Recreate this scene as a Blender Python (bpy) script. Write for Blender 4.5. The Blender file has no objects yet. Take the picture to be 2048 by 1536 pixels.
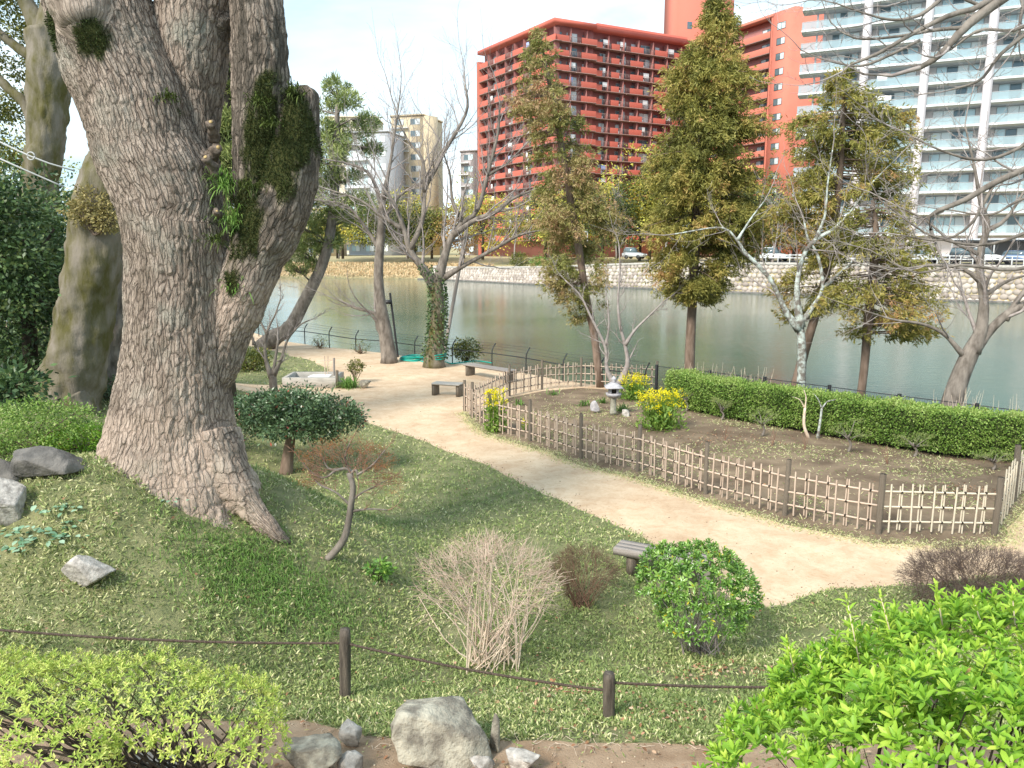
import bpy, math, random
import numpy as np
from mathutils import Vector, Matrix, Euler
from mathutils.geometry import delaunay_2d_cdt
rng = np.random.default_rng(7)
random.seed(7)
sc = bpy.context.scene
C = sc.collection

# ---------------------------------------------------------------- camera
F, CX, CY = 1577.0, 1024.0, 768.0
TH = math.radians(9.82); CAMZ = 4.6
cT, sT = math.cos(TH), math.sin(TH)
cam_d = bpy.data.cameras.new('camera'); cam = bpy.data.objects.new('camera', cam_d); C.objects.link(cam)
cam.location = (0, 0, CAMZ); cam.rotation_euler = (math.pi/2 - TH, 0, 0)
cam_d.sensor_width = 36; cam_d.lens = F/2048*36; cam_d.clip_end = 4000; cam_d.clip_start = 0.05
sc.camera = cam
# ---------------------------------------------------------------- light, sky, exposure
SUN_EL, SUN_AZ = 42, 218      # azimuth clockwise from +Y: behind the camera, to its left
sc.view_settings.view_transform = 'Standard'; sc.view_settings.look = 'None'
sc.view_settings.gamma = 1; sc.view_settings.use_curve_mapping = False
sc.view_settings.exposure = 1.40
w = bpy.data.worlds.new('World'); sc.world = w; w.use_nodes = True
nt = w.node_tree; nt.nodes.clear()
def N(t, ty, **kw):
    n = t.nodes.new(ty)
    for k, v in kw.items():
        if k.startswith('i_'):
            key = k[2:]
            n.inputs[int(key) if key.isdigit() else key].default_value = v
        else: setattr(n, k, v)
    return n
sky = N(nt, 'ShaderNodeTexSky', sky_type='NISHITA', sun_disc=False, sun_elevation=math.radians(SUN_EL),
        sun_rotation=math.radians(SUN_AZ), air_density=1.0, dust_density=0.8, ozone_density=1.6)
tc = N(nt, 'ShaderNodeTexCoord'); mp = N(nt, 'ShaderNodeMapping'); mp.inputs['Scale'].default_value = (1.0, 1.0, 3.4)
mp.inputs['Rotation'].default_value = (0.12, -0.16, 0.3)
no = N(nt, 'ShaderNodeTexNoise', i_Scale=1.7, i_Detail=7.0, i_Roughness=0.52, i_Distortion=0.5)
rp = N(nt, 'ShaderNodeValToRGB'); rp.color_ramp.elements[0].position = 0.40; rp.color_ramp.elements[1].position = 0.64
rp.color_ramp.elements[0].color = (.10, .10, .10, 1); rp.color_ramp.elements[1].color = (1, 1, 1, 1)
mx = N(nt, 'ShaderNodeMix', data_type='RGBA'); mx.inputs['B'].default_value = (4.3, 4.7, 4.9, 1)
bg = N(nt, 'ShaderNodeBackground', i_Strength=0.122); wo = N(nt, 'ShaderNodeOutputWorld')
L = nt.links.new
L(tc.outputs['Generated'], mp.inputs['Vector']); L(mp.outputs[0], no.inputs['Vector']); L(no.outputs['Fac'], rp.inputs[0])
sb = N(nt, 'ShaderNodeMix', data_type='RGBA', blend_type='MIX'); sb.inputs['Factor'].default_value = .80; sb.inputs['B'].default_value = (1.35, 2.65, 3.4, 1)
L(sky.outputs[0], sb.inputs['A']); L(rp.outputs[0], mx.inputs['Factor']); L(sb.outputs['Result'], mx.inputs['A']); L(mx.outputs['Result'], bg.inputs[0]); L(bg.outputs[0], wo.inputs[0])
sd = bpy.data.lights.new('sun', 'SUN'); sd.energy = 2.2; sd.angle = math.radians(15.0); sd.color = (1.0, .93, .82)
so = bpy.data.objects.new('sun', sd); C.objects.link(so); so.location = (-20, -30, 40)
so.rotation_euler = (math.radians(90-SUN_EL), 0, math.radians(180-SUN_AZ)+math.pi)
_e, _a = math.radians(SUN_EL), math.radians(SUN_AZ)
_d = Vector((math.sin(_a)*math.cos(_e), math.cos(_a)*math.cos(_e), math.sin(_e)))
so.rotation_euler = _d.to_track_quat('Z', 'Y').to_euler()

# ---------------------------------------------------------------- placing helpers
def ray(px, py):
    u, v = (px-CX)/F, (CY-py)/F
    return np.array([u, cT+v*sT, -sT+v*cT])
def at(px, py, Y):
    d = ray(px, py); s = Y/d[1]
    return np.array([d[0]*s, Y, CAMZ+d[2]*s])
def onz(px, py, z=0.0):
    d = ray(px, py); s = (z-CAMZ)/d[2]
    return np.array([d[0]*s, d[1]*s, z])
def ss(a, b, t):
    t = np.clip((np.asarray(t, float)-a)/(b-a), 0, 1); return t*t*(3-2*t)
# numpy value noise / worley
def _h(*a):
    r = np.zeros_like(a[0], dtype=np.int64)
    for i, k in enumerate(a): r = r ^ (k.astype(np.int64)*[73856093, 19349663, 83492791, 49979687][i])
    r = (r ^ (r >> 13))*1274126177 & 0x7fffffff
    r = (r ^ (r >> 11))*668265263 & 0x7fffffff
    return (r ^ (r >> 15) & 0xffffff).astype(float) % 16777216/16777216.0
def vnoise(P, seed=0):
    P = np.atleast_2d(P).astype(float); I = np.floor(P).astype(np.int64); f = P-I; f = f*f*(3-2*f); D = P.shape[1]
    out = 0
    for c in range(2**D):
        w_ = 1; idx = []
        for k in range(D):
            b = (c >> k) & 1; idx.append(I[:, k]+b); w_ = w_*(f[:, k] if b else 1-f[:, k])
        while len(idx) < 3: idx.append(np.zeros_like(idx[0]))
        out = out+w_*_h(*idx, np.full_like(idx[0], seed))
    return out
def fbm(P, seed=0, o=3):
    P = np.atleast_2d(P); return sum(vnoise(P*2**k, seed+k)*0.5**k for k in range(o))/sum(0.5**k for k in range(o))
def worley(P, seed=0):
    P = np.asarray(P, float); I = np.floor(P).astype(np.int64); f1 = np.full(len(P), 9.); f2 = f1.copy(); cid = np.zeros(len(P))
    for dx in (-1, 0, 1):
        for dy in (-1, 0, 1):
            c = I+[dx, dy]; z = np.zeros_like(c[:, 0])
            q = np.stack([c[:, 0]+.15+.7*_h(c[:, 0], c[:, 1], z, z+seed), c[:, 1]+.15+.7*_h(c[:, 0], c[:, 1], z+5, z+seed)], 1)
            d = np.linalg.norm(P-q, axis=1); m = d < f1
            f2 = np.where(m, f1, np.minimum(f2, d)); cid = np.where(m, _h(c[:, 0], c[:, 1], z+9, z+seed), cid); f1 = np.where(m, d, f1)
    return f1, f2, cid
# terrain
def segd(x, y, a, b):
    a = np.array(a, float); b = np.array(b, float); ab = b-a
    t = np.clip(((x-a[0])*ab[0]+(y-a[1])*ab[1])/(ab@ab), 0, 1)
    return np.hypot(x-a[0]-t*ab[0], y-a[1]-t*ab[1])
def H(x, y):
    x = np.asarray(x, float); y = np.asarray(y, float)
    h = 1.55*(1-ss(.8, 4.2, segd(x, y, (-14, 15), (-4.6, 9.9))))
    h = h+0.62*(1-ss(.2, 1.9, np.hypot(x+5.2, (y-8.9)*1.1)))
    h = h+0.75*(1-ss(5.0, 9.0, y))
    h = h+2.1*(1-ss(.5, 4.6, y))
    h = h+1.2*(1-ss(2, 9, segd(x, y, (-40, 22), (-12, 19))))
    h = h+0.14*(1-ss(0, 3.6, segd(x, y, (3.2, 20.5), (7.5, 14.5))))
    flat = ss(3.0, 7, y)*ss(-6, 6, x)
    n = (vnoise(np.stack([np.ravel(x)*.8, np.ravel(y)*.8], 1), 3)-.5).reshape(x.shape)*.10
    return h+n*(1-.8*flat)
def gz(x, y): return float(H(np.array([x]), np.array([y]))[0])
def gp(px, py):
    d = ray(px, py); s = np.linspace(1.5, 60, 1500); X, Y, Z = d[0]*s, d[1]*s, CAMZ+d[2]*s
    b = np.nonzero(Z < H(X, Y))[0]; i = b[0] if len(b) else -1
    return np.array([X[i], Y[i], gz(X[i], Y[i])])

# ---------------------------------------------------------------- mesh helpers
LOC = {}
def thing(name, label, cat, loc=(0, 0, 0), group=None, kind=None):
    o = bpy.data.objects.new(name, None); C.objects.link(o); o.empty_display_size = .2
    o.location = tuple(float(v) for v in loc); LOC[o] = np.array(loc, float)
    o['label'] = label; o['category'] = cat
    if group: o['group'] = group
    if kind: o['kind'] = kind
    return o
def tag(o, label=None, cat=None, group=None, kind=None):
    for k, v in (('label', label), ('category', cat), ('group', group), ('kind', kind)):
        if v: o[k] = v
    return o
def rawmesh(name, V, Fs, mt, smooth=False, tint=None, attrs=None):
    V = np.asarray(V, np.float32); me = bpy.data.meshes.new(name)
    Fs = [np.asarray(f, np.int32) for f in Fs if len(f)]
    nl = sum(f.size for f in Fs); npoly = sum(len(f) for f in Fs)
    me.vertices.add(len(V)); me.vertices.foreach_set('co', V.ravel())
    me.loops.add(nl); me.loops.foreach_set('vertex_index', np.concatenate([f.ravel() for f in Fs]))
    me.polygons.add(npoly)
    sizes = np.concatenate([np.full(len(f), f.shape[1], np.int32) for f in Fs])
    st = np.concatenate([[0], np.cumsum(sizes)[:-1]]).astype(np.int32)
    me.polygons.foreach_set('loop_start', st)
    if smooth: me.polygons.foreach_set('use_smooth', np.ones(npoly, bool))
    me.update(calc_edges=True); me.validate()
    at_ = dict(attrs or {})
    if tint is not None: at_['tint'] = tint
    for k, v in at_.items():
        a = me.attributes.new(k, 'FLOAT', 'POINT'); a.data.foreach_set('value', np.asarray(v, np.float32))
    for m_ in (mt if isinstance(mt, (list, tuple)) else [mt]): me.materials.append(m_)
    return me
def mesh(name, V, Fs, mt, parent=None, smooth=False, tint=None, attrs=None, kind=None, origin=None):
    V = np.asarray(V, float)
    base = LOC.get(parent, np.zeros(3)) if parent else np.zeros(3)
    org = np.array(origin, float) if origin is not None else (base if parent else V.mean(0)*0)
    me = rawmesh(name, V-org, Fs, mt, smooth, tint, attrs)
    o = bpy.data.objects.new(name, me); C.objects.link(o)
    if parent: o.parent = parent; o.location = tuple(org-base)
    else: o.location = tuple(org)
    LOC[o] = org
    if kind: o['kind'] = kind
    return o
def inst(name, me, parent, loc, rot=(0, 0, 0), scale=(1, 1, 1)):
    o = bpy.data.objects.new(name, me); C.objects.link(o)
    base = LOC.get(parent, np.zeros(3)) if parent else np.zeros(3)
    if parent: o.parent = parent
    o.location = tuple(np.array(loc, float)-base); LOC[o] = np.array(loc, float)
    if isinstance(rot, Matrix): o.rotation_euler = rot.to_euler()
    else: o.rotation_euler = rot
    o.scale = scale
    return o
class MB:
    def __init__(s): s.V = []; s.F = []; s.n = 0; s.T = []
    def add(s, V, Fs, tint=0.5):
        V = np.asarray(V, float).reshape(-1, 3); s.V.append(V)
        for f in Fs:
            if len(f): s.F.append(np.asarray(f, int)+s.n)
        s.n += len(V); s.T.append(np.broadcast_to(np.asarray(tint, float), (len(V),)).copy())
    def box(s, c, size, rz=0, tint=.5, taper=1.0):
        q = np.array([[x, y, z] for z in (-.5, .5) for y in (-.5, .5) for x in (-.5, .5)])*size
        q[4:, :2] *= taper
        r = np.array([[math.cos(rz), -math.sin(rz), 0], [math.sin(rz), math.cos(rz), 0], [0, 0, 1]])
        s.add(q@r.T+np.array(c), [[[0, 2, 3, 1], [4, 5, 7, 6], [0, 1, 5, 4], [2, 6, 7, 3], [0, 4, 6, 2], [1, 3, 7, 5]]], tint)
    def tubes(s, P, R, sides=5, tint=.5, cap=True):
        P = np.asarray(P, float); R = np.asarray(R, float)
        if P.ndim == 2: P = P[None]; R = np.broadcast_to(R, P.shape[1:2])[None] if R.ndim < 2 else R
        R = np.broadcast_to(R, P.shape[:2]); n, k, _ = P.shape
        T = np.gradient(P, axis=1); T /= np.linalg.norm(T, axis=2, keepdims=True)+1e-9
        ax = P[:, -1]-P[:, 0]; ax /= np.linalg.norm(ax, axis=1, keepdims=True)+1e-9
        ref = np.where(np.abs(ax[:, 2:3]) < .8, [[0, 0, 1.]], [[1., 0, 0]])[:, None, :]
        A = np.cross(T, np.broadcast_to(ref, T.shape)); A /= np.linalg.norm(A, axis=2, keepdims=True)+1e-9
        B = np.cross(T, A)
        th = np.arange(sides)*2*math.pi/sides
        V = P[:, :, None]+R[:, :, None, None]*(A[:, :, None]*np.cos(th)[None, None, :, None]+B[:, :, None]*np.sin(th)[None, None, :, None])
        i = np.arange(n)[:, None, None]*k*sides; j = np.arange(k-1)[None, :, None]*sides; a = np.arange(sides)[None, None]; b = (a+1) % sides
        Q = np.stack([i+j+a, i+j+b, i+j+sides+b, i+j+sides+a], -1).reshape(-1, 4)
        tt = np.broadcast_to(np.asarray(tint, float).reshape(-1, 1) if np.ndim(tint) else np.full((n, 1), tint), (n, k*sides)).ravel()
        s.add(V.reshape(-1, 3), [Q], tt)
        if cap and sides >= 5 and n < 400:
            off = s.n-n*k*sides
            e = (np.arange(n)[:, None]*k*sides+np.arange(sides)[None]+(k-1)*sides)+off
            s.F.append(e); s.F.append((np.arange(n)[:, None]*k*sides+np.arange(sides)[None, ::-1])+off)
    def lathe(s, prof, c, sides=16, tint=.5, sq=False):
        prof = np.array(prof, float); k = len(prof); th = np.arange(sides)*2*math.pi/sides+(math.pi/sides if sides < 9 else 0)
        V = np.stack([prof[:, 0:1]*np.cos(th), prof[:, 0:1]*np.sin(th), np.broadcast_to(prof[:, 1:2], (k, sides))], -1)+np.array(c)
        j = np.arange(k-1)[:, None]*sides; a = np.arange(sides)[None]; b = (a+1) % sides
        s.add(V.reshape(-1, 3), [np.stack([j+a, j+b, j+sides+b, j+sides+a], -1).reshape(-1, 4), [list(range(sides))[::-1]], [[(k-1)*sides+q for q in range(sides)]]], tint)
    def build(s, name, mt, parent=None, smooth=False, kind=None, origin=None):
        V = np.concatenate(s.V); 
        byn = {}
        for f in s.F: byn.setdefault(f.shape[1], []).append(f)
        return mesh(name, V, [np.concatenate(v) for v in byn.values()], mt, parent, smooth, np.concatenate(s.T), kind=kind, origin=origin)
def ico(sub=3):
    import bmesh
    b = bmesh.new(); bmesh.ops.create_icosphere(b, subdivisions=sub, radius=1)
    V = np.array([v.co[:] for v in b.verts]); Fc = np.array([[v.index for v in f.verts] for f in b.faces]); b.free(); return V, Fc
ICO = {k: ico(k) for k in (1, 2, 3, 4)}
def spline(P, n):
    P = np.asarray(P, float); k = len(P)
    if k < 3: return P[0]+(P[-1]-P[0])*np.linspace(0, 1, n)[:, None]
    d = np.concatenate([[0], np.cumsum(np.linalg.norm(np.diff(P[:, :3], axis=0), axis=1))]); t = np.linspace(0, d[-1], n)
    Q = np.concatenate([[2*P[0]-P[1]], P, [2*P[-1]-P[-2]]])
    i = np.clip(np.searchsorted(d, t, side='right')-1, 0, k-2); u = ((t-d[i])/(d[i+1]-d[i]+1e-9))[:, None]
    p0, p1, p2, p3 = Q[i], Q[i+1], Q[i+2], Q[i+3]
    return .5*((2*p1)+(-p0+p2)*u+(2*p0-5*p1+4*p2-p3)*u*u+(-p0+3*p1-3*p2+p3)*u**3)
def unit(v): return v/(np.linalg.norm(v, axis=-1, keepdims=True)+1e-9)

# ---------------------------------------------------------------- materials
def ramp(t, cols, fac):
    r = N(t, 'ShaderNodeValToRGB'); e = r.color_ramp.elements
    while len(e) < len(cols): e.new(.5)
    for i, c in enumerate(cols):
        e[i].position = c[0]; e[i].color = (*c[1], 1)
    t.links.new(fac, r.inputs[0]); return r.outputs[0]
def mat(name, c1, c2=None, scale=5, rough=.8, bump=.3, bscale=None, detail=5, stretch=(1, 1, 1), metal=0, spec=.3, dist=.02, lo=.35, hi=.65, alpha=1, trans=0):
    m = bpy.data.materials.new(name); m.use_nodes = True; t = m.node_tree; p = t.nodes['Principled BSDF']
    p.inputs['Roughness'].default_value = rough; p.inputs['Metallic'].default_value = metal; p.inputs['Specular IOR Level'].default_value = spec
    tcn = N(t, 'ShaderNodeTexCoord'); mpn = N(t, 'ShaderNodeMapping'); mpn.inputs['Scale'].default_value = stretch
    t.links.new(tcn.outputs['Object'], mpn.inputs[0])
    n1 = N(t, 'ShaderNodeTexNoise', i_Scale=scale, i_Detail=detail, i_Roughness=.6); t.links.new(mpn.outputs[0], n1.inputs['Vector'])
    t.links.new(ramp(t, [(lo, c1), (hi, c2 or c1)], n1.outputs['Fac']), p.inputs['Base Color'])
    if bump:
        n2 = N(t, 'ShaderNodeTexNoise', i_Scale=bscale or scale*4, i_Detail=6.0, i_Roughness=.65); t.links.new(mpn.outputs[0], n2.inputs['Vector'])
        b = N(t, 'ShaderNodeBump', i_Strength=bump, i_Distance=dist); t.links.new(n2.outputs['Fac'], b.inputs['Height']); t.links.new(b.outputs[0], p.inputs['Normal'])
    if trans: p.inputs['Transmission Weight'].default_value = trans
    return m
def leafmat(name, cols, rough=.5, tl=.3, spec=.35):
    m = bpy.data.materials.new(name); m.use_nodes = True; t = m.node_tree; p = t.nodes['Principled BSDF']
    p.inputs['Roughness'].default_value = rough; p.inputs['Specular IOR Level'].default_value = spec
    a = N(t, 'ShaderNodeAttribute', attribute_name='tint'); col = ramp(t, cols, a.outputs['Fac']); t.links.new(col, p.inputs['Base Color'])
    if tl:
        tr = N(t, 'ShaderNodeBsdfTranslucent'); t.links.new(col, tr.inputs[0]); mixn = N(t, 'ShaderNodeMixShader', i_0=tl)
        o = t.nodes['Material Output']; t.links.new(p.outputs[0], mixn.inputs[1]); t.links.new(tr.outputs[0], mixn.inputs[2]); t.links.new(mixn.outputs[0], o.inputs[0])
    return m
M = {}
M['twig'] = mat('twig_bark', (.24, .20, .19), (.38, .34, .32), 8, .9, .4)
M['graybark'] = mat('grey_bark', (.11, .092, .078), (.27, .235, .205), 6, .9, .8, 30, stretch=(1, 1, .4))
M['brownbark'] = mat('brown_bark', (.13, .09, .065), (.26, .19, .15), 8, .9, .8, 30, stretch=(1, 1, .3))
M['darkbark'] = mat('dark_bark', (.035, .028, .022), (.10, .08, .06), 8, .95, .8, 24)
M['mossbark'] = mat('mossy_bark', (.10, .09, .03), (.22, .19, .155), 2.6, .95, 1.0, 26, lo=.38, hi=.62, stretch=(1, 1, .35), detail=9)
M['lichen'] = mat('lichened_bark', (.17, .15, .13), (.50, .56, .53), 7, .9, .6, 30, lo=.42, hi=.60)
M['pale'] = mat('pale_bark', (.38, .34, .30), (.55, .50, .44), 8, .9, .4)
M['palestem'] = mat('pale_stems', (.52, .40, .31), (.72, .60, .48), 6, .85, .2)
M['redtwig'] = mat('reddish_twigs', (.20, .11, .08), (.32, .19, .13), 6, .9, .2)
M['browntwig'] = mat('brown_twigs', (.10, .07, .045), (.21, .145, .09), 3, .9, .2)
M['purpletwig'] = mat('dark_purple_twigs', (.085, .06, .055), (.19, .14, .12), 3, .9, .2)
M['rock'] = mat('grey_rock', (.19, .17, .14), (.46, .43, .35), 5, .9, 1.0, 14, dist=.04, detail=8, lo=.42, hi=.60)
M['rockpale'] = mat('pale_granite', (.24, .22, .20), (.56, .52, .48), 14, .85, .8, 40, detail=8)
M['rockdark'] = mat('dark_rock', (.09, .085, .08), (.20, .185, .17), 4, .9, 1.0, 14, dist=.04)
M['wooddark'] = mat('weathered_dark_post', (.055, .045, .038), (.15, .125, .10), 6, .85, .7, 20, stretch=(4, 4, .5))
M['woodgrey'] = mat('weathered_grey_wood', (.22, .19, .175), (.38, .34, .31), 5, .85, .6, 20, stretch=(1, 5, 5))
M['post'] = mat('fence_post_wood', (.13, .105, .08), (.26, .22, .18), 6, .85, .7, 25, stretch=(3, 3, .4))
M['bamboo'] = mat('dry_bamboo', (.38, .28, .22), (.66, .53, .43), 4, .55, .2, 20, spec=.4)
M['bamboopale'] = mat('bleached_bamboo', (.55, .48, .38), (.72, .65, .53), 4, .6, .2, 20)
M['tie'] = mat('black_cord_ties', (.02, .016, .012), (.05, .04, .03), 20, .9, .3)
M['rope'] = mat('brown_rope', (.06, .045, .035), (.15, .11, .085), 60, .9, .8, 120)
M['blackmetal'] = mat('black_metal', (.015, .016, .02), (.035, .035, .04), 10, .5, 0, spec=.5)
M['stone'] = mat('lantern_stone', (.30, .29, .31), (.50, .48, .50), 12, .85, .5, 60)
M['stoneshaft'] = mat('lantern_shaft_stone', (.22, .22, .17), (.40, .38, .32), 12, .9, .5, 60)
M['green'] = mat('teal_hose', (.0, .30, .24), (.01, .42, .35), 6, .4, 0, spec=.5)
M['concrete'] = mat('concrete', (.32, .30, .27), (.48, .45, .41), 6, .85, .3)

G4 = lambda *c: [(i/(len(c)-1), x) for i, x in enumerate(c)]
M['gcover'] = leafmat('ground_cover', [(0, (.11, .16, .05)), (.45, (.29, .37, .13)), (.70, (.47, .51, .21)), (.9, (.66, .64, .34)), (1, (.74, .70, .46))], .6, .25)
M['ggrass'] = leafmat('long_grass', G4((.07, .15, .03), (.16, .30, .06), (.28, .42, .12)), .5, .35)
M['azalea'] = leafmat('azalea_leaf_yellow', [(0, (.28, .18, .08)), (.05, (.14, .24, .04)), (.4, (.36, .49, .09)), (.75, (.60, .69, .17)), (1, (.72, .70, .26))], .6, .3)
M['bright'] = leafmat('bright_shrub_leaf', [(0, (.35, .22, .08)), (.03, (.05, .14, .02)), (.35, (.17, .35, .03)), (.7, (.31, .51, .055)), (1, (.52, .66, .10))], .48, .35, .35)
M['rhodo'] = leafmat('glossy_shrub_leaf', [(0, (.05, .11, .02)), (.5, (.15, .30, .055)), (.9, (.30, .46, .10)), (.96, (.60, .50, .04)), (1, (.60, .5, .04))], .28, .2, .6)
M['hedge'] = leafmat('hedge_leaf', G4((.05, .10, .02), (.16, .28, .05), (.30, .42, .10), (.42, .48, .18)), .5, .25)
M['camellia'] = leafmat('camellia_leaf', [(0, (.03, .05, .022)), (.5, (.08, .14, .06)), (.93, (.18, .27, .13)), (.95, (.40, .07, .06)), (1, (.5, .12, .08))], .35, .15, .5)
M['dark'] = leafmat('dark_evergreen_leaf', G4((.02, .04, .016), (.055, .105, .04), (.11, .18, .06), (.26, .30, .10)), .45, .15)
M['olive'] = leafmat('olive_leaf', G4((.03, .05, .015), (.08, .11, .02), (.20, .20, .04), (.30, .26, .06)), .5, .25)
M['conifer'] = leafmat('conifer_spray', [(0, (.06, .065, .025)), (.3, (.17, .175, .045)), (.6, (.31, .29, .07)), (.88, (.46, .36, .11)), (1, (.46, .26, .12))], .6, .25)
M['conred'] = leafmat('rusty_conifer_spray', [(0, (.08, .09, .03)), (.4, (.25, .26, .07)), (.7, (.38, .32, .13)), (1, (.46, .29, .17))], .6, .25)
M['pine'] = leafmat('pine_needles', G4((.10, .14, .05), (.25, .31, .10), (.48, .50, .20)), .5, .2)
M['yellowtree'] = leafmat('yellow_green_leaf', G4((.22, .23, .05), (.46, .45, .09), (.68, .60, .11), (.82, .62, .12)), .6, .25)
M['orangetree'] = leafmat('orange_leaf', G4((.22, .15, .06), (.40, .24, .08), (.48, .32, .12)), .6, .25)
M['fargreen'] = leafmat('far_green_leaf', G4((.03, .05, .02), (.08, .11, .04), (.16, .18, .07)), .6, .2)
M['redbud'] = leafmat('reddish_buds', G4((.14, .07, .04), (.30, .13, .05), (.45, .18, .06)), .7, .25)
M['flower'] = leafmat('yellow_blossom', G4((.75, .60, .01), (.90, .80, .02), (.95, .88, .05)), .6, .35)
M['stemgreen'] = leafmat('flower_stems', G4((.10, .20, .03), (.22, .36, .06), (.35, .45, .12)), .5, .3)
M['reed'] = leafmat('dry_reeds', G4((.50, .36, .20), (.60, .45, .27), (.68, .53, .34)), .8, .2)
M['litter'] = leafmat('dead_leaves', G4((.16, .08, .04), (.35, .17, .09), (.55, .40, .28)), .7, .1)
M['dead'] = leafmat('drying_leaves', G4((.16, .13, .04), (.36, .30, .12), (.5, .42, .2)), .6, .2)
M['mossleaf'] = leafmat('moss_and_fern', G4((.015, .028, .008), (.045, .065, .015), (.11, .15, .03)), .7, .2)
# ================================================================= SETTING: ground, path, soil, water
M['sand'] = mat('sandy_path', (.52, .39, .27), (.64, .50, .355), .55, .95, .6, 16, detail=12, dist=.018, lo=.36, hi=.62)
_t = M['sand'].node_tree; _p = _t.nodes['Principled BSDF']; _lk = _p.inputs['Base Color'].links[0].from_socket; _tc = N(_t, 'ShaderNodeTexCoord'); _cur = _lk
for _sc, _lo, _hi, _st, _f in ((2.6, .42, .70, (1, 1, 1), (.78, .68, .60)), (14., .50, .72, (1, 1, 1), (.82, .76, .70)), (110., .56, .70, (1, 1, 1), (.62, .55, .50))):
    _m = N(_t, 'ShaderNodeMapping'); _m.inputs['Scale'].default_value = _st; _t.links.new(_tc.outputs['Object'], _m.inputs[0]); _n = N(_t, 'ShaderNodeTexNoise', i_Scale=_sc, i_Detail=6.0, i_Roughness=.7, i_Distortion=.6); _t.links.new(_m.outputs[0], _n.inputs['Vector'])
    _r = ramp(_t, [(_lo, (1, 1, 1)), (_hi, _f)], _n.outputs['Fac']); _x = N(_t, 'ShaderNodeMix', data_type='RGBA', blend_type='MULTIPLY'); _x.inputs['Factor'].default_value = .8; _t.links.new(_cur, _x.inputs['A']); _t.links.new(_r, _x.inputs['B']); _cur = _x.outputs['Result']
_t.links.new(_cur, _p.inputs['Base Color'])
M['bed'] = mat('brown_soil_bed', (.13, .09, .06), (.27, .20, .135), 1.3, .95, 1.0, 30, detail=10, dist=.03)
M['nearsoil'] = mat('trodden_soil', (.27, .18, .115), (.40, .29, .20), 3, .95, .8, 60, detail=10, dist=.02)
M['turf'] = mat('turf_base', (.15, .17, .075), (.29, .28, .14), 3, .95, 1.0, 40, detail=10, dist=.04)
M['farground'] = mat('far_bank_ground', (.42, .33, .19), (.30, .29, .16), .05, .95, .2)
M['asphalt'] = mat('asphalt', (.05, .05, .052), (.07, .07, .07), 2, .9, .2)
BANK = [(-1400, 560), (-300, 628), (100, 648), (300, 655), (500, 664), (560, 680), (640, 692), (712, 701), (770, 707), (880, 724), (984, 735), (1052, 747), (1126, 761), (1195, 770),
        (1310, 788), (1523, 817), (1650, 837), (1939, 883), (2048, 900), (2300, 940)]
BANKW = np.array([onz(*p)[:2] for p in BANK])
def poly_px(lst, n=None, z=0): return np.array([onz(px, py, z)[:2] for px, py in lst])
FF = [(929, 822), (944, 836), (981, 862), (1060, 882), (1162, 917), (1275, 944), (1411, 988), (1569, 1031), (1756, 1069), (1987, 1075), (2026, 1010), (2068, 950)]
FB = [(944, 834), (1019, 793), (1084, 780), (1162, 773), (1313, 781)]
def wob(P, a=.05, f=2.5, seed=1, step=.35):
    P = np.asarray(P, float); out = []
    for i in range(len(P)-1):
        n = max(1, int(np.linalg.norm(P[i+1]-P[i])/step)); out += [P[i]+(P[i+1]-P[i])*k/n for k in range(n)]
    out = np.array(out+[P[-1]])
    return out+np.stack([fbm(out*f, seed)-.5, fbm(out*f, seed+5)-.5], 1)*2*a
near_edge = wob(spline(poly_px([(2350, 1180), (2048, 1150), (1850, 1168), (1740, 1176), (1640, 1184), (1540, 1216), (1480, 1205), (1400, 1160), (1330, 1105), (1265, 1063), (1200, 1035), (1100, 990), (1000, 945), (900, 903), (800, 866), (720, 843),
    (700, 833), (600, 832), (480, 828), (300, 815)]), 90), .09, 3)
island = wob(spline(poly_px([(300, 785), (470, 778), (560, 772), (630, 755), (660, 742), (630, 725), (560, 706), (490, 690), (300, 672), (-200, 668)]), 50), .15, 1.5, 4)
front = wob(np.array([poly_px([p])[0] for p in [(926, 826), (945, 850), (985, 874), (1060, 893), (1160, 930), (1270, 958), (1405, 1003), (1565, 1046), (1750, 1087), (1900, 1095), (2000, 1090), (2045, 1025), (2140, 930)]]), .10, 3, 9)
backf = np.array([poly_px([p])[0] for p in [(1300, 783), (1162, 776), (1084, 783), (1019, 797), (948, 830)]])
bank_l = BANKW[1:14]
east = np.array([[22, 13.5], [22, 9.0]])
sandP = np.concatenate([bank_l, backf, front, east, near_edge, island])
bedP = np.concatenate([backf[::-1][:0], [backf[0]], BANKW[14:18], front[::-1], backf[::-1][:-1]])
soilP = wob(np.array([gp(*p)[:2] for p in [(100, 1440), (400, 1440), (600, 1443), (700, 1468), (790, 1478), (1000, 1485), (1150, 1482), (1430, 1492)]]+[[6, 5.8], [6, 2.5], [-6, 2.5], [-6, 6]]), .05, 4, 11, .15)
def inpoly(P, poly):
    x, y = P[:, 0], P[:, 1]; r = np.zeros(len(P), bool); q = np.roll(poly, -1, 0)
    for (x1, y1), (x2, y2) in zip(poly, q):
        if y1 == y2: continue
        m = ((y1 > y) != (y2 > y)) & (x < (x2-x1)*(y-y1)/(y2-y1)+x1); r ^= m
    return r
outer = np.concatenate([[[-75, BANKW[0, 1]*0+62]], BANKW, [[60, 13.]], [[60, -6.]], [[-75, -6.]]])
domain = outer
g1 = np.stack(np.meshgrid(np.arange(-9, 12, .28), np.arange(1.5, 18, .28)), -1).reshape(-1, 2)
g2 = np.stack(np.meshgrid(np.arange(-40, 30, .9), np.arange(0, 45, .9)), -1).reshape(-1, 2)
g2 = g2[~((g2[:, 0] > -9) & (g2[:, 0] < 12) & (g2[:, 1] > 1.5) & (g2[:, 1] < 18))]
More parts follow.
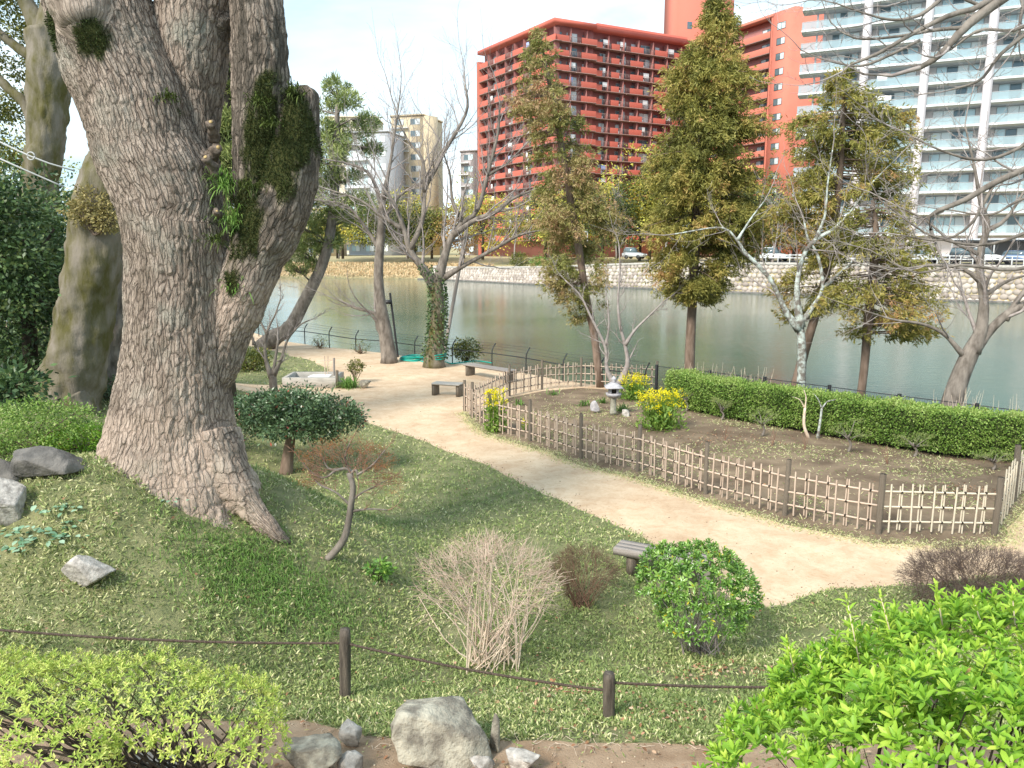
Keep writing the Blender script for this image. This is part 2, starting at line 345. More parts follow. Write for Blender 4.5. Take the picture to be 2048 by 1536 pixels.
gr = np.concatenate([g1, g2]); gr += rng.uniform(-.08, .08, gr.shape); gr = gr[inpoly(gr, domain)]
pts = [tuple(p) for p in gr]; edges = []
for P, closed in ((domain, True), (near_edge, 0), (island, 0), (front, 0), (backf, 0), (soilP, 1)):
    k = len(pts); pts += [tuple(p) for p in P]; m = len(P)
    edges += [(k+i, k+i+1) for i in range(m-1)]+([(k+m-1, k)] if closed else [])
cv, ce, cf, *_ = delaunay_2d_cdt([Vector(p) for p in pts], edges, [], 0, 1e-4)
cv = np.array([v[:] for v in cv]); cf = np.array([f for f in cf if len(f) == 3])
a, b, c = cv[cf[:, 0]], cv[cf[:, 1]], cv[cf[:, 2]]
ar = (b-a)[:, 0]*(c-a)[:, 1]-(b-a)[:, 1]*(c-a)[:, 0]; cf[ar < 0] = cf[ar < 0][:, ::-1]
cen = (a+b+c)/3; cf = cf[inpoly(cen, domain)]; cen = cv[cf].mean(1)
isb = inpoly(cen, bedP); iss = inpoly(cen, sandP) & ~isb; isn = inpoly(cen, soilP)
cz = H(cv[:, 0], cv[:, 1]); V3 = np.column_stack([cv, cz])
def sub(name, mask, mt):
    f = cf[mask]; u, inv = np.unique(f, return_inverse=True)
    o = mesh(name, V3[u], [inv.reshape(-1, 3)], mt, smooth=True); o['kind'] = 'structure'; return o
sub('garden_path', iss, M['sand']); sub('flower_bed_soil', isb, M['bed']); sub('foreground_soil_path', isn & ~iss & ~isb, M['nearsoil'])
sub('lawn', ~(iss | isb | isn), M['turf'])
# bank retaining wall (vertical, drops into the water)
bw = BANKW; k = len(bw); Vb = np.concatenate([np.column_stack([bw, H(bw[:, 0], bw[:, 1])]), np.column_stack([bw, np.full(k, -1.6)])])
o = mesh('bank_wall', Vb, [[[i, i+k, i+k+1, i+1] for i in range(k-1)]], M['rock']); o['kind'] = 'structure'
# water
wm = bpy.data.materials.new('moat_water'); wm.use_nodes = True; t = wm.node_tree; p = t.nodes['Principled BSDF']
p.inputs['Base Color'].default_value = (.065, .125, .095, 1); p.inputs['Roughness'].default_value = .05; p.inputs['IOR'].default_value = 1.33
tcn = N(t, 'ShaderNodeTexCoord'); m1 = N(t, 'ShaderNodeMapping'); m1.inputs['Scale'].default_value = (1.0, 1.8, 1); m1.inputs['Rotation'].default_value = (0, 0, .3)
t.links.new(tcn.outputs['Object'], m1.inputs[0])
n1 = N(t, 'ShaderNodeTexNoise', i_Scale=1.7, i_Detail=6.0, i_Roughness=.6); t.links.new(m1.outputs[0], n1.inputs['Vector'])
n2 = N(t, 'ShaderNodeTexNoise', i_Scale=.07, i_Detail=3.0); t.links.new(tcn.outputs['Object'], n2.inputs['Vector'])
mu = N(t, 'ShaderNodeMath', operation='MULTIPLY'); t.links.new(n2.outputs['Fac'], mu.inputs[0]); t.links.new(n1.outputs['Fac'], mu.inputs[1])
b = N(t, 'ShaderNodeBump', i_Strength=.8, i_Distance=.045); t.links.new(mu.outputs[0], b.inputs['Height']); t.links.new(b.outputs[0], p.inputs['Normal'])
WZ = -1.0
o = mesh('moat_water', [(-500, 5, WZ), (400, 5, WZ), (400, 420, WZ), (-500, 420, WZ)], [[[0, 1, 2, 3]]], wm); o['kind'] = 'structure'

# ---------------- far bank
FW = np.array([onz(x, y, WZ)[:2] for x, y in [(-1500, 545), (-200, 550), (300, 552), (600, 555), (820, 558), (900, 561), (1000, 566), (1100, 571), (1300, 578), (1480, 586), (1700, 594), (1870, 601), (2048, 608), (2400, 628)]])
FWs = spline(FW, 120)
tan_ = unit(np.gradient(FWs, axis=0)); nrm = np.stack([-tan_[:, 1], tan_[:, 0]], 1)
pxs = np.array([CX+F*(q[0]/(q[1]*cT)) for q in FWs])     # rough picture column, for the height profile only
topz = 1.0+1.5*ss(820, 1450, pxs); wall_in = np.where(pxs < 830, 9.0, 1.3)
TP = FWs+nrm*wall_in[:, None]
topz = np.where(pxs < 830, 1.15, topz)
n = len(FWs)
V = np.concatenate([np.column_stack([FWs, np.full(n, WZ-.3)]), np.column_stack([TP, topz]), np.column_stack([FWs+nrm*22, topz+.4]), np.column_stack([FWs+nrm*30, np.full(n, 2.4)]), np.column_stack([FWs*1.0+nrm*900, np.full(n, 2.4)])])
Fq = [[k*n+i, k*n+i+1, (k+1)*n+i+1, (k+1)*n+i] for k in range(4) for i in range(n-1)]
o = mesh('far_bank_ground', V, [Fq], M['farground']); o['kind'] = 'structure'
o = mesh('distant_ground', [(-3000, 410, 1.8), (3000, 410, 1.8), (3000, 3400, 1.8), (-3000, 3400, 1.8)], [[[0, 1, 2, 3]]], M['farground']); o['kind'] = 'structure'
# stone revetment: individual stones joined (a few pixels each)
mb = MB(); seglen = np.concatenate([[0], np.cumsum(np.linalg.norm(np.diff(FWs, axis=0), axis=1))])
def alongbank(s, q):        # s metres along, q 0..1 up the slope
    x = np.interp(s, seglen, FWs[:, 0]); y = np.interp(s, seglen, FWs[:, 1]); X = np.interp(s, seglen, TP[:, 0]); Y_ = np.interp(s, seglen, TP[:, 1]); tz = np.interp(s, seglen, topz)
    return np.array([x+(X-x)*q, y+(Y_-y)*q, WZ-.3+(tz-WZ+.3)*q])
s0 = float(np.interp(835, pxs, seglen)); IV, IF = ICO[1]
st = thing('stone_revetment', 'long pale rubble stone embankment wall along the far side of the water', 'stone wall', alongbank(s0+30, 0))
q_rows = 7; s = s0
Vs = []; 
for r in range(q_rows):
    s = s0+rng.uniform(0, .5)
    while s < seglen[-1]-6:
        wd = rng.uniform(.45, .95); Vs.append((s+wd/2, (r+.5+rng.uniform(-.12, .12))/q_rows, wd)); s += wd*.97
for s_, q, wd in Vs:
    c = alongbank(s_, q); c2 = alongbank(s_+.3, q); ang = math.atan2(c2[1]-c[1], c2[0]-c[0])
    v = IV*[wd*.60, .17, .36]*rng.uniform(.85, 1.15, (len(IV), 1)); ca, sa = math.cos(ang), math.sin(ang)
    mb.add(np.stack([v[:, 0]*ca-v[:, 1]*sa, v[:, 0]*sa+v[:, 1]*ca, v[:, 2]+v[:, 1]*.7], 1)+c, [IF], rng.uniform())
M['revet'] = leafmat('revetment_stone', G4((.30, .25, .22), (.43, .37, .32), (.54, .48, .43)), .9, 0)
mb.build('wall_stones', M['revet'], st, kind='stuff')
mb = MB()
P = np.array([alongbank(s_, 1.0) for s_ in np.linspace(s0, seglen[-1]-5, 90)])+[0, 0, .12]
mb.tubes(P, np.full(90, .22), 6, .9); mb.build('coping', M['concrete'], st)
mb = MB(); Q = np.array([alongbank(s_, 0.0) for s_ in np.linspace(s0, seglen[-1]-5, 90)]); Q[:, 2] = WZ+.02; mb.tubes(Q+[0, -.25, 0], np.full(90, .22), 6, .2); mb.build('dark_footing', M['rockdark'], st)  # darker footing strip along the waterline

# ================================================================= buildings
cubeV = np.array([[x, y, z] for z in (-.5, .5) for y in (-.5, .5) for x in (-.5, .5)]); cubeF = [[[0, 2, 3, 1], [4, 5, 7, 6], [0, 1, 5, 4], [2, 6, 7, 3], [0, 4, 6, 2], [1, 3, 7, 5]]]
CUBES = {}
def cube(mt):
    if mt.name not in CUBES: CUBES[mt.name] = rawmesh('block_'+mt.name, cubeV, cubeF, mt, tint=np.full(8, .5))
    return CUBES[mt.name]
class Fac:      # a facade frame: u along, d outward (towards the viewer side), z up
    def __init__(s, root, o, e):
        s.root = root; s.o = np.array(o, float); s.e = np.array(e, float); v = s.e-s.o; s.len = np.linalg.norm(v); s.u = v/s.len; s.nv = np.array([s.u[1], -s.u[0]]); s.rz = math.atan2(s.u[1], s.u[0])
    def box(s, name, u0, u1, d0, d1, z0, z1, mt, parent=None):
        c = s.o+s.u*(u0+u1)/2+s.nv*(d0+d1)/2
        # scale lives on the object; children of scaled boxes are avoided
        return inst(name, cube(mt), parent or s.root, (c[0], c[1], (z0+z1)/2), (0, 0, s.rz), (abs(u1-u0), abs(d1-d0), abs(z1-z0)))
    def mesh_box(s, name, lst, mt, parent=None, kind=None):
        mb = MB()
        for (u0, u1, d0, d1, z0, z1) in lst:
            c = s.o+s.u*(u0+u1)/2+s.nv*(d0+d1)/2; mb.box((c[0], c[1], (z0+z1)/2), (abs(u1-u0), abs(d1-d0), abs(z1-z0)), s.rz)
        c = s.o+s.u*(lst[0][0]+lst[0][1])/2
        return mb.build(name, mt, parent or s.root, origin=(c[0], c[1], lst[0][4]), kind=kind)
pm = lambda n_, c_, r=.8, s_=.3: mat(n_, c_, tuple(min(1, x*1.12) for x in c_), .4, r, 0, spec=s_)
M['red'] = pm('red_balcony_render', (.50, .125, .09)); M['maroon'] = pm('maroon_wall', (.40, .17, .155)); M['orange'] = pm('orange_render', (.55, .175, .125))
M['slabdark'] = pm('dark_slab_edge', (.26, .16, .14)); M['winframe'] = pm('window_frame', (.42, .42, .42), .5); M['winframe_dark'] = pm('dark_window_frame', (.05, .06, .055), .5)
M['curtain'] = pm('curtained_window', (.50, .54, .56), .12, .6); M['glass'] = pm('window_glass', (.10, .14, .16), .05, .8); M['glass2'] = pm('reflection_tinted_glass', (.50, .64, .68), .06, .8)  # second glass is pale: bright sky reflections put into its colour
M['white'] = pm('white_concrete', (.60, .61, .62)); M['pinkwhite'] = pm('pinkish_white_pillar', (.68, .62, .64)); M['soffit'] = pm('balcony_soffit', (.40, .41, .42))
M['beigewall'] = pm('beige_recess_wall', (.62, .56, .54)); M['balglass'] = pm('blue_green_balustrade_glass', (.42, .52, .56), .08, .7)
_t = M['balglass'].node_tree; _tr = N(_t, 'ShaderNodeBsdfTransparent'); _tr.inputs[0].default_value = (.92, .96, .97, 1); _mx = N(_t, 'ShaderNodeMixShader', i_0=.55); _t.links.new(_t.nodes['Principled BSDF'].outputs[0], _mx.inputs[1]); _t.links.new(_tr.outputs[0], _mx.inputs[2]); _t.links.new(_mx.outputs[0], _t.nodes['Material Output'].inputs[0]); M['curtw'] = pm('white_curtain', (.72, .76, .76), .25, .5)
M['railgrey'] = pm('grey_railing', (.30, .22, .20), .5); M['laundryw'] = pm('white_laundry', (.8, .8, .8)); M['laundryp'] = pm('pink_laundry', (.8, .15, .40)); M['laundryb'] = pm('blue_laundry', (.35, .42, .7))
M['tan'] = pm('tan_wall', (.50, .41, .28)); M['bluewhite'] = pm('pale_blue_wall', (.50, .52, .55)); M['greywall'] = pm('grey_brown_wall', (.42, .38, .38)); M['cream'] = pm('cream_wall', (.62, .54, .42))
def window(fc, u0, u1, d, z0, z1, glassm, frame, leaves_=2, dark=False):
    """a framed window whose panes are its sub-parts"""
    t_ = .07; fr = fc.mesh_box('window', [(u0, u1, d, d+.06, z1-t_, z1), (u0, u1, d, d+.06, z0, z0+t_), (u0, u0+t_, d, d+.058, z0, z1), (u1-t_, u1, d, d+.058, z0, z1)]+
        [(u0+(u1-u0)*k/leaves_-t_/2, u0+(u1-u0)*k/leaves_+t_/2, d, d+.055, z0, z1) for k in range(1, leaves_)], frame)
    for k in range(leaves_):
        g = glassm[k % len(glassm)] if isinstance(glassm, (list, tuple)) else glassm
        a_, b_ = u0+(u1-u0)*k/leaves_, u0+(u1-u0)*(k+1)/leaves_
        fc.box('pane', a_+.04, b_-.04, d+.0, d+.03, z0+.04, z1-.04, g, fr)
    return fr
# ---- red apartment block
FH = 2.97; TOP = 51.8; GZ = 2.4
corner, lend, rmid, rjoin, ofront = (9.0, 176.), (-8.1, 204.6), (34.9, 189.9), (42.6, 193.9), (56.4, 167.5)
R1 = thing('red_apartment_block', 'tall red apartment block with long rows of balconies meeting at a blunt corner', 'apartment building', (*corner, GZ), 'apartment towers across the water')
def prism(poly, z0, z1):
    n_ = len(poly); V_ = [(*q, z0) for q in poly]+[(*q, z1) for q in poly]
    return V_, [[[i, (i+1) % n_, n_+(i+1) % n_, n_+i] for i in range(n_)]], [list(range(n_))[::-1], [n_+i for i in range(n_)]]
def solid(name, poly, z0, z1, mt, parent):
    V_, q, caps = prism(poly, z0, z1); ar_ = sum(poly[i][0]*poly[(i+1) % len(poly)][1]-poly[(i+1) % len(poly)][0]*poly[i][1] for i in range(len(poly)))
    return mesh(name, V_, [q[0], [caps[0]], [caps[1]]], mt, parent, origin=(poly[0][0], poly[0][1], z0))
fl = Fac(R1, lend, corner); fr_ = Fac(R1, corner, rmid)
def off(fc, u, d): q = fc.o+fc.u*u+fc.nv*d; return tuple(q)
solid('wall', [off(fl, 0, -1.6), (corner[0]+.6, corner[1]+2.13), off(fr_, 10.8, -1.6), off(fr_, 10.8, -2.7), off(fr_, fr_.len+9, -2.7), off(fr_, fr_.len+9, -14), off(fl, 14, -15), off(fl, 0, -15)], GZ, TOP-.6, M['maroon'], R1)
# roof slab with overhang and a step half way along the right wing
solid('roof', [off(fl, -.3, .3), (corner[0]-.1, corner[1]-.4), off(fr_, 10.5, .3), off(fr_, 11.2, -.9), off(fr_, fr_.len+9, -.9), off(fr_, fr_.len+9, -14), off(fl, 14, -15.2), off(fl, -.3, -15.2)], TOP-.6, TOP+.25, M['red'], R1)
fl.box('side_wall', -2.3, -.02, -15, -1.0, GZ, TOP-3.0, M['orange'])
fl.box('side_wall', -.9, 0.0, -3, .2, GZ, TOP-2.2, M['orange'])
def storeys(): return [(TOP-1.0-FH*(k+1)) for k in range(15)]
for k, z in enumerate(storeys()):
    for wing, (fc, u_a, u_b) in enumerate(((fl, 0, fl.len+.25), (fr_, .25, 10.8), (fr_, 10.8, fr_.len+8))):
        dd = 0 if wing < 2 else -1.1
        fc.box('balcony_floor', u_a, u_b, -1.7+dd, dd, z-.28, z-.04, M['slabdark'])
        if wing == 0: segs = [(0, 4.2), (7.6, 12.6), (16, 20.6), (24.2, fl.len+.25)] if k % 2 == 0 else [(0, 4.2), (7.6, 12.6), (16, 20.6), (24.2, fl.len+.25)]
        elif wing == 1: segs = [(.25, 3.6), (6.8, 10.8)]
        else: segs = [(10.8, 13.0), (15.4, 17.6), (20.6, 24.2), (27.4, 31), (33, 36)]
        segs = [(a_, min(b_, u_b)) for a_, b_ in segs if a_ < u_b]
        prev = u_a; rails = []
        for a_, b_ in segs+[(u_b, u_b)]:
            if a_ > prev+.2:
                rails += [(prev, a_, dd-.10, dd-.05, z+.98, z+1.06)]+[(q, q+.05, dd-.10, dd-.06, z, z+1) for q in np.arange(prev, a_, .42)]
                # recessed sliding window behind the open railing, and a bit of laundry
                gm = [[M['curtain'], M['glass']], [M['glass'], M['curtain']], [M['curtain'], M['curtw']], [M['glass'], M['glass']]][int(rng.integers(4))]
                window(fc, prev+.25, a_-.2, -1.6+dd, z, z+2.15, gm, M['winframe'])
                if rng.random() < .5: fc.box('air_conditioner', prev+.15, prev+.95, -1.2+dd, -.9+dd, z, z+.6, M['white'])
                if rng.random() < .35: fc.box('laundry', prev+.5, prev+.5+rng.uniform(.6, 1.8), dd-.6, dd-.55, z+.9, z+1.9, M['laundryw'] if rng.random() < .8 else M['laundryb'])
            if b_ > a_: fc.box('balcony_parapet', a_, b_, dd-.16, dd, z-.04, z+1.12, M['red'])
            if b_ > a_+2.4:
                fc.box('pane', a_+1.2, a_+2.4, -1.62+dd, -1.56+dd, z+.9, z+2.1, M['glass'] if rng.random() < .6 else M['curtain'])
            prev = b_
        fc.mesh_box('railing', rails, M['railgrey'], kind='stuff')
        for q in np.arange(u_a+4.0, u_b-.5, 4.1):
            fc.box('party_wall', q-.06, q+.06, -1.6+dd, dd-.18, z-.04, z+FH-.28, M['maroon'])
# rooftop kit and the tall stair tower behind
fr_.box('roof_parapet', 12, fr_.len+8, -4, -2, TOP+.25, TOP+1.2, M['red']); fr_.box('roof_parapet', 14, fr_.len+8, -6, -4.5, TOP+.25, TOP+2.0, M['orange'])
ft = Fac(R1, at(1357, 60, 200)[:2], at(1466, 60, 203)[:2]); ft.box('stair_tower', 0, ft.len, -9, 0, 30, 66, M['orange']); ft.box('pane', 2.2, 3.4, -.05, .05, 56.2, 57.8, M['glass'])
# ---- orange wing
R2 = thing('orange_apartment_wing', 'bright orange end wing of the apartment block with a single column of square windows', 'apartment building', (*ofront, GZ), 'apartment towers across the water')
fo = Fac(R2, rjoin, ofront); FH2 = 2.97
solid('wall', [off(fo, 0, -1.5), off(fo, fo.len-5.7, -1.5), off(fo, fo.len-5.7, 0), off(fo, fo.len, 0), off(fo, fo.len, 0)][:4]+[off(fo, fo.len+2.0, -12), off(fo, 0, -12)], GZ, TOP+.2, M['orange'], R2)
for k in range(16):
    z = TOP-1.6-FH2*(k+1)+.3
    fo.box('balcony_floor', 0, fo.len-5.7, -1.5, 0.02, z-.28, z-.04, M['slabdark'])
    fo.box('balcony_parapet', 0, fo.len-5.7, -.16, .03, z-.03, z+1.15, M['orange'])
    fo.box('recess', .0, fo.len-5.8, -1.55, -1.42, z+.0, z+FH2-.3, M['maroon'])
    window(fo, 4, 7, -1.42, z+.1, z+2.2, [M['glass'], M['curtain']], M['winframe_dark']); window(fo, fo.len-10, fo.len-7.2, -1.42, z+.1, z+2.2, [M['curtain'], M['glass']], M['winframe_dark'])
    window(fo, fo.len-4.5, fo.len-2.2, .0, z+.9, z+2.25, [M['glass'] if rng.random() < .7 else M['glass2'], M['curtain']], M['winframe_dark'])
fo.box('pillar', fo.len-6.3, fo.len-5.7, -1.5, .05, GZ, TOP+.2, M['orange']); fo.box('roof', 0, fo.len-5.7, -1.5, .05, TOP-.6, TOP+.2, M['orange'])
# ---- white block
R3 = thing('white_apartment_block', 'white apartment block with glass balcony fronts and tall pinkish pillars', 'apartment building', (45.7, 123.2, GZ), 'apartment towers across the water')
wo_, wd_ = np.array((45.7, 123.2)), np.array((.8925, -.451)); fw = Fac(R3, wo_, wo_+wd_*52)
fw.box('core_wall', 0, 52, -16, -2.0, GZ, 64, M['beigewall']); HS = 2.98
pil = [6.05+7.87*k for k in range(6)]
for i, u_ in enumerate(pil): fw.box('pillar', u_-.55, u_+.55, -1.9, .42, GZ, 64, M['pinkwhite'])
bays = [(-2.9, pil[0]-.55)]+[(pil[i]+.55, pil[i+1]-.55) for i in range(5)]
for k in range(20):
    z = 3.6+HS*k
    if z > 60: break
    for bi, (a_, b_) in enumerate(bays):
        fw.box('balcony_floor', a_, b_, -1.9, .25, z-.50, z, M['white'])
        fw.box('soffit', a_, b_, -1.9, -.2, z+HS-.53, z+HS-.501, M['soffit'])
        if k == 0: continue
        n_ = 5 if bi else 6
        fw.box('balustrade_glass', a_+.02, b_-.02, .16, .19, z+.04, z+1.05, M['balglass'])
        fw.mesh_box('handrail', [(a_, b_, .13, .22, z+1.05, z+1.09)]+[(a_+(b_-a_)*q/n_-.025, a_+(b_-a_)*q/n_+.025, .10, .158, z, z+1.05) for q in range(1, n_)], M['white'])
        pat = [[M['glass2'], M['glass'], M['curtw'], M['glass2']], [M['curtw'], M['curtw'], M['glass'], M['glass2']], [M['glass'], M['glass2'], M['glass2'], M['curtw']], [M['glass2'], M['curtw'], M['curtw'], M['glass']]][int(rng.integers(4))]
        window(fw, max(a_, .3)+.9, b_-.5, -2.0, z+.02, z+2.36, pat, M['winframe'], 4)
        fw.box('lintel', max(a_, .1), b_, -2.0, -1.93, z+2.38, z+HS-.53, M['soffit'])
        if rng.random() < .22: fw.box('laundry', a_+1.2, a_+1.2+rng.uniform(.8, 2.4), -.5, -.45, z+.9, z+1.8, M['laundryw'])
    if k: fw.mesh_box('corner_column', [(-.1, .35, -1.9, -1.5, z, z+HS-.35), (-1.0, -.75, -1.3, -1.05, z, z+HS-.35)], M['pinkwhite']); fw.box('balustrade_glass', -2.88, -2.85, -1.9, .15, z+.04, z+1.12, M['balglass'])
fw.box('laundry', pil[2]+4.6, pil[2]+6.2, -.3, -.24, 3.6+HS*15+1.0, 3.6+HS*15+2.3, M['laundryp'])
# ---- small distant blocks
def block(name, label, x0, x1, ytop, Y, Y1, mt, rows, cols, wm_, ybase=520, extra=None):
    p0 = at(x0, ytop, Y); p1 = at(x1, ytop, Y1); r = thing(name, label, 'apartment building', (p0[0], p0[1], GZ), 'distant blocks beyond the park trees')
    f = Fac(r, p0[:2], p1[:2]); zt = p0[2]; f.box('wall', 0, f.len, -14, 0, GZ, zt, mt); f.box('roof', -.2, f.len+.2, -14.2, .2, zt+.003, zt+.6, mt)
    hh = (zt-GZ)/rows
    for i in range(rows):
        for j in range(cols):
            w_ = f.len/cols; window(f, w_*j+w_*.2, w_*j+w_*.8, .0, GZ+hh*i+hh*.3, GZ+hh*i+hh*.8, wm_, M['winframe'])
        f.box('balcony_floor', 0, f.len*.55, 0.01, 1.0, GZ+hh*i, GZ+hh*i+.25, M['white'])
    return r, f, zt
r, f, zt = block('tan_apartment_block', 'tan apartment block with curved corner beyond the bare trees', 782, 846, 235, 235, 232, M['tan'], 12, 2, [M['glass'], M['curtain']])
mb = MB(); c = f.o+f.u*f.len+f.nv*-3; mb.lathe([(3.0, GZ), (3.0, zt)], (c[0], c[1], 0), 20); mb.build('curved_corner', M['tan'], r)
block('cream_apartment_block', 'cream block far left with small rooftop tower', 655, 752, 236, 262, 262, M['cream'], 11, 4, [M['glass'], M['curtain']])
block('pale_blue_apartment_block', 'low pale blue and white block in front of the tan one', 690, 776, 268, 225, 222, M['bluewhite'], 9, 3, [M['glass2'], M['curtw']])
block('grey_apartment_block', 'narrow grey block squeezed beside the red block', 921, 952, 305, 230, 228, M['greywall'], 9, 1, [M['glass'], M['glass2']])
block('low_beige_building', 'low beige building half hidden behind the left bank trees', 590, 668, 420, 205, 205, M['cream'], 4, 4, [M['glass'], M['glass']])

# ---------------- street on the far bank: carport, parked cars, guard rail, lamps, signs
def bankpt(px, back, z=2.4):
    s_ = float(np.interp(px, pxs, seglen)); x = np.interp(s_, seglen, FWs[:, 0]); y = np.interp(s_, seglen, FWs[:, 1]); i = int(np.argmin(abs(seglen-s_)))
    return np.array([x+nrm[i, 0]*back, y+nrm[i, 1]*back, z]), math.atan2(tan_[i, 1], tan_[i, 0])
def strip(name, b0, b1, z, mt, a=835, b=2150):
    A = np.array([bankpt(q, b0, z)[0] for q in np.linspace(a, b, 60)]); B = np.array([bankpt(q, b1, z)[0] for q in np.linspace(a, b, 60)])
    o = mesh(name, np.concatenate([A, B]), [[[i, i+1, 61+i, 60+i] for i in range(59)]], mt); o['kind'] = 'structure'
strip('far_road', 3.0, 9.5, 2.83, M['asphalt'], 1250); strip('far_pavement', 9.6, 12, 2.95, M['concrete'], 1250)
CARG = 'cars parked along the far street'
def car(px, back, colr, label, van=False):
    p, rz = bankpt(px, back, 2.84); r = thing('parked_car', label, 'car', p, CARG); r.rotation_euler = (0, 0, rz)
    base = LOC[r].copy(); LOC[r] = np.zeros(3)
    body = M['car_'+colr[0]] if 'car_'+colr[0] in M else M.setdefault('car_'+colr[0], mat('car_paint_'+colr[0], colr[1], rough=.3, bump=0, spec=.6)); L_ = 3.6 if van else 4.3; hh = 1.75 if van else 1.42
    prof = [(-L_/2, .35), (-L_/2, .85), (-L_/2+.5, 1.0), (L_/2-1.0, .98), (L_/2-.1, .75), (L_/2, .35)]
    def ext(prof, wd, top=1.0):
        n_ = len(prof); V_ = [(x, -wd/2*(top if z > 1.05 else 1), z) for x, z in prof]+[(x, wd/2*(top if z > 1.05 else 1), z) for x, z in prof]
        return V_, [[i, (i+1) % n_, n_+(i+1) % n_, n_+i] for i in range(n_)], [list(range(n_))[::-1], list(range(n_, 2*n_))]
    V_, q, c_ = ext(prof, 1.66); mesh('body', V_, [q, c_], body, r)
    cab = [(-L_/2+.15, .95), (-L_/2+.35, hh-.08), (-L_/2+.6, hh), (L_/2-1.9, hh), (L_/2-1.15, .95)]
    V_, q, c_ = ext(cab, 1.56, .84); mesh('cabin', V_, [q, c_], M['glass'], r)
    V_, q, c_ = ext([(x, z+.02) for x, z in cab[1:4]]+[(L_/2-2.0, hh-.05)], 1.34); mesh('roof_panel', [(x, y, z) for x, y, z in V_], [q, c_], body, r)
    for sx in (-L_/2+.75, L_/2-.8):
        for sy in (-.76, .76):
            mb = MB(); mb.tubes([(sx, sy-.1, .32), (sx, sy+.1, .32)], [.32, .32], 12, .2); mb.build('wheel', M['blackmetal'], r)
    for sy in (-.6, .6): mb = MB(); mb.box((L_/2-.02, sy, .68), (.08, .28, .16)); mb.build('headlight', M['curtw'], r)
    LOC[r] = base
car(1742, 7.5, ('white', (.75, .75, .75)), 'white car parked at the left end of the street below the white block')
car(1800, 7.4, ('silver', (.42, .44, .46)), 'silver car parked beside the white car on the far street')
car(1905, 7.4, ('black', (.03, .03, .035)), 'black car under the carport in front of the white block', True)
car(1958, 7.4, ('white', 0), 'white small car under the carport near the white block', True)
car(2015, 7.4, ('blue', (.10, .16, .28)), 'dark blue car at the right end of the carport')
car(1275, 12, ('redc', (.55, .05, .03)), 'small red car glimpsed left of the big conifer across the water', True)
car(1185, 13, ('silver', 0), 'silver car glimpsed between conifers across the water', True)
car(1500, 7.4, ('white', 0), 'white car on the street right of the tall conifer', True)
for a0, a1, lab in ((1862, 2060, 'long low carport with pale blue roof in front of the white block'),):
    p0, rz = bankpt(a0, 10); p1, _ = bankpt(a1, 10); r = thing('carport', lab, 'carport', p0); f = Fac(r, p0[:2], p1[:2])
    f.box('roof', 0, f.len, -3, 2.6, 5.3, 5.6, M['bluewhite'])
    for u_ in np.arange(.5, f.len, 4.2): f.box('post', u_-.07, u_+.07, 2.2, 2.34, 2.84, 5.3, M['winframe'])
    f.box('back_wall', 0, f.len, -3, -2.9, 2.9, 5.3, M['greywall'])
mb = MB(); P = np.array([bankpt(q, 2.2, 3.35)[0] for q in np.linspace(1420, 2140, 40)])
r = thing('guard_rail', 'thin white guard rail along the top of the far stone embankment', 'guard rail', bankpt(1700, 2.2, 2.6)[0])
mb.tubes(P, np.full(40, .06), 5); mb.build('rail', M['white'], r); mb = MB(); mb.tubes(P+[0, 0, .35], np.full(40, .05), 5); mb.build('rail', M['white'], r)
for q in np.linspace(1420, 2140, 30):
    p, _ = bankpt(q, 2.2, 2.5); inst('post', cube(M['white']), r, p+[0, 0, .6], (0, 0, 0), (.09, .09, 1.25))
for px, col, lab, hgt in ((1258, 'white', 'pale lamp post between the conifers on the far street', 6.0), (1080, 'winframe', 'grey lamp post behind the round bushes across the water', 4.5), (1485, 'winframe', 'grey lamp post right of the tall conifer on the far street', 6.5)):
    p, _ = bankpt(px, 11, 2.5); r = thing('street_lamp', lab, 'lamp post', p, 'lamp posts on the far street')
    mb = MB(); mb.tubes([p, p+[0, 0, hgt]], [.09, .06], 7); mb.build('pole', M[col], r); mb = MB(); mb.tubes([p+[0, 0, hgt], p+[-.8, 0, hgt+.15]], [.1, .14], 7); mb.build('lamp_head', M[col], r)
p, _ = bankpt(1266, 9.7, 2.9); r = thing('white_sign', 'small white upright sign board beside the lamp post across the water', 'sign', p); inst('board', cube(M['white']), r, p+[0, 0, 1.0], (0, 0, 0), (1.0, .06, 1.5)); inst('foot', cube(M['winframe']), r, p+[0, 0, .12], (0, 0, 0), (.3, .3, .25))
# ================================================================= vegetation helpers
def rdir(n): v = rng.normal(size=(n, 3)); return unit(v)
def leafquads(P, A, L_, W_, tint, bend=.12):
    """diamond leaves: base P, axis A"""
    P = np.asarray(P, float); n_ = len(P); A = unit(A); W = unit(np.cross(A, rdir(n_)+[0, 0, .6])); Nn = np.cross(W, A)
    L_ = np.broadcast_to(L_, (n_,))[:, None]; W_ = np.broadcast_to(W_, (n_,))[:, None]
    V = np.stack([P, P+A*L_*.5+W*W_/2-Nn*L_*bend*.3, P+A*L_-Nn*L_*bend, P+A*L_*.5-W*W_/2-Nn*L_*bend*.3], 1).reshape(-1, 3)
    return V, np.arange(4*n_).reshape(-1, 4), np.repeat(np.broadcast_to(tint, (n_,)), 4)
LV = np.array([[0, 0, 0], [.30, .34, .05], [.30, -.34, .05], [.36, 0, -.03], [.68, .36, .03], [.68, -.36, .03], [.74, 0, -.05], [1, 0, -.14]])
LF3 = [[0, 3, 1], [0, 2, 3], [4, 6, 7], [5, 7, 6]]; LF4 = [[1, 3, 6, 4], [3, 2, 5, 6]]
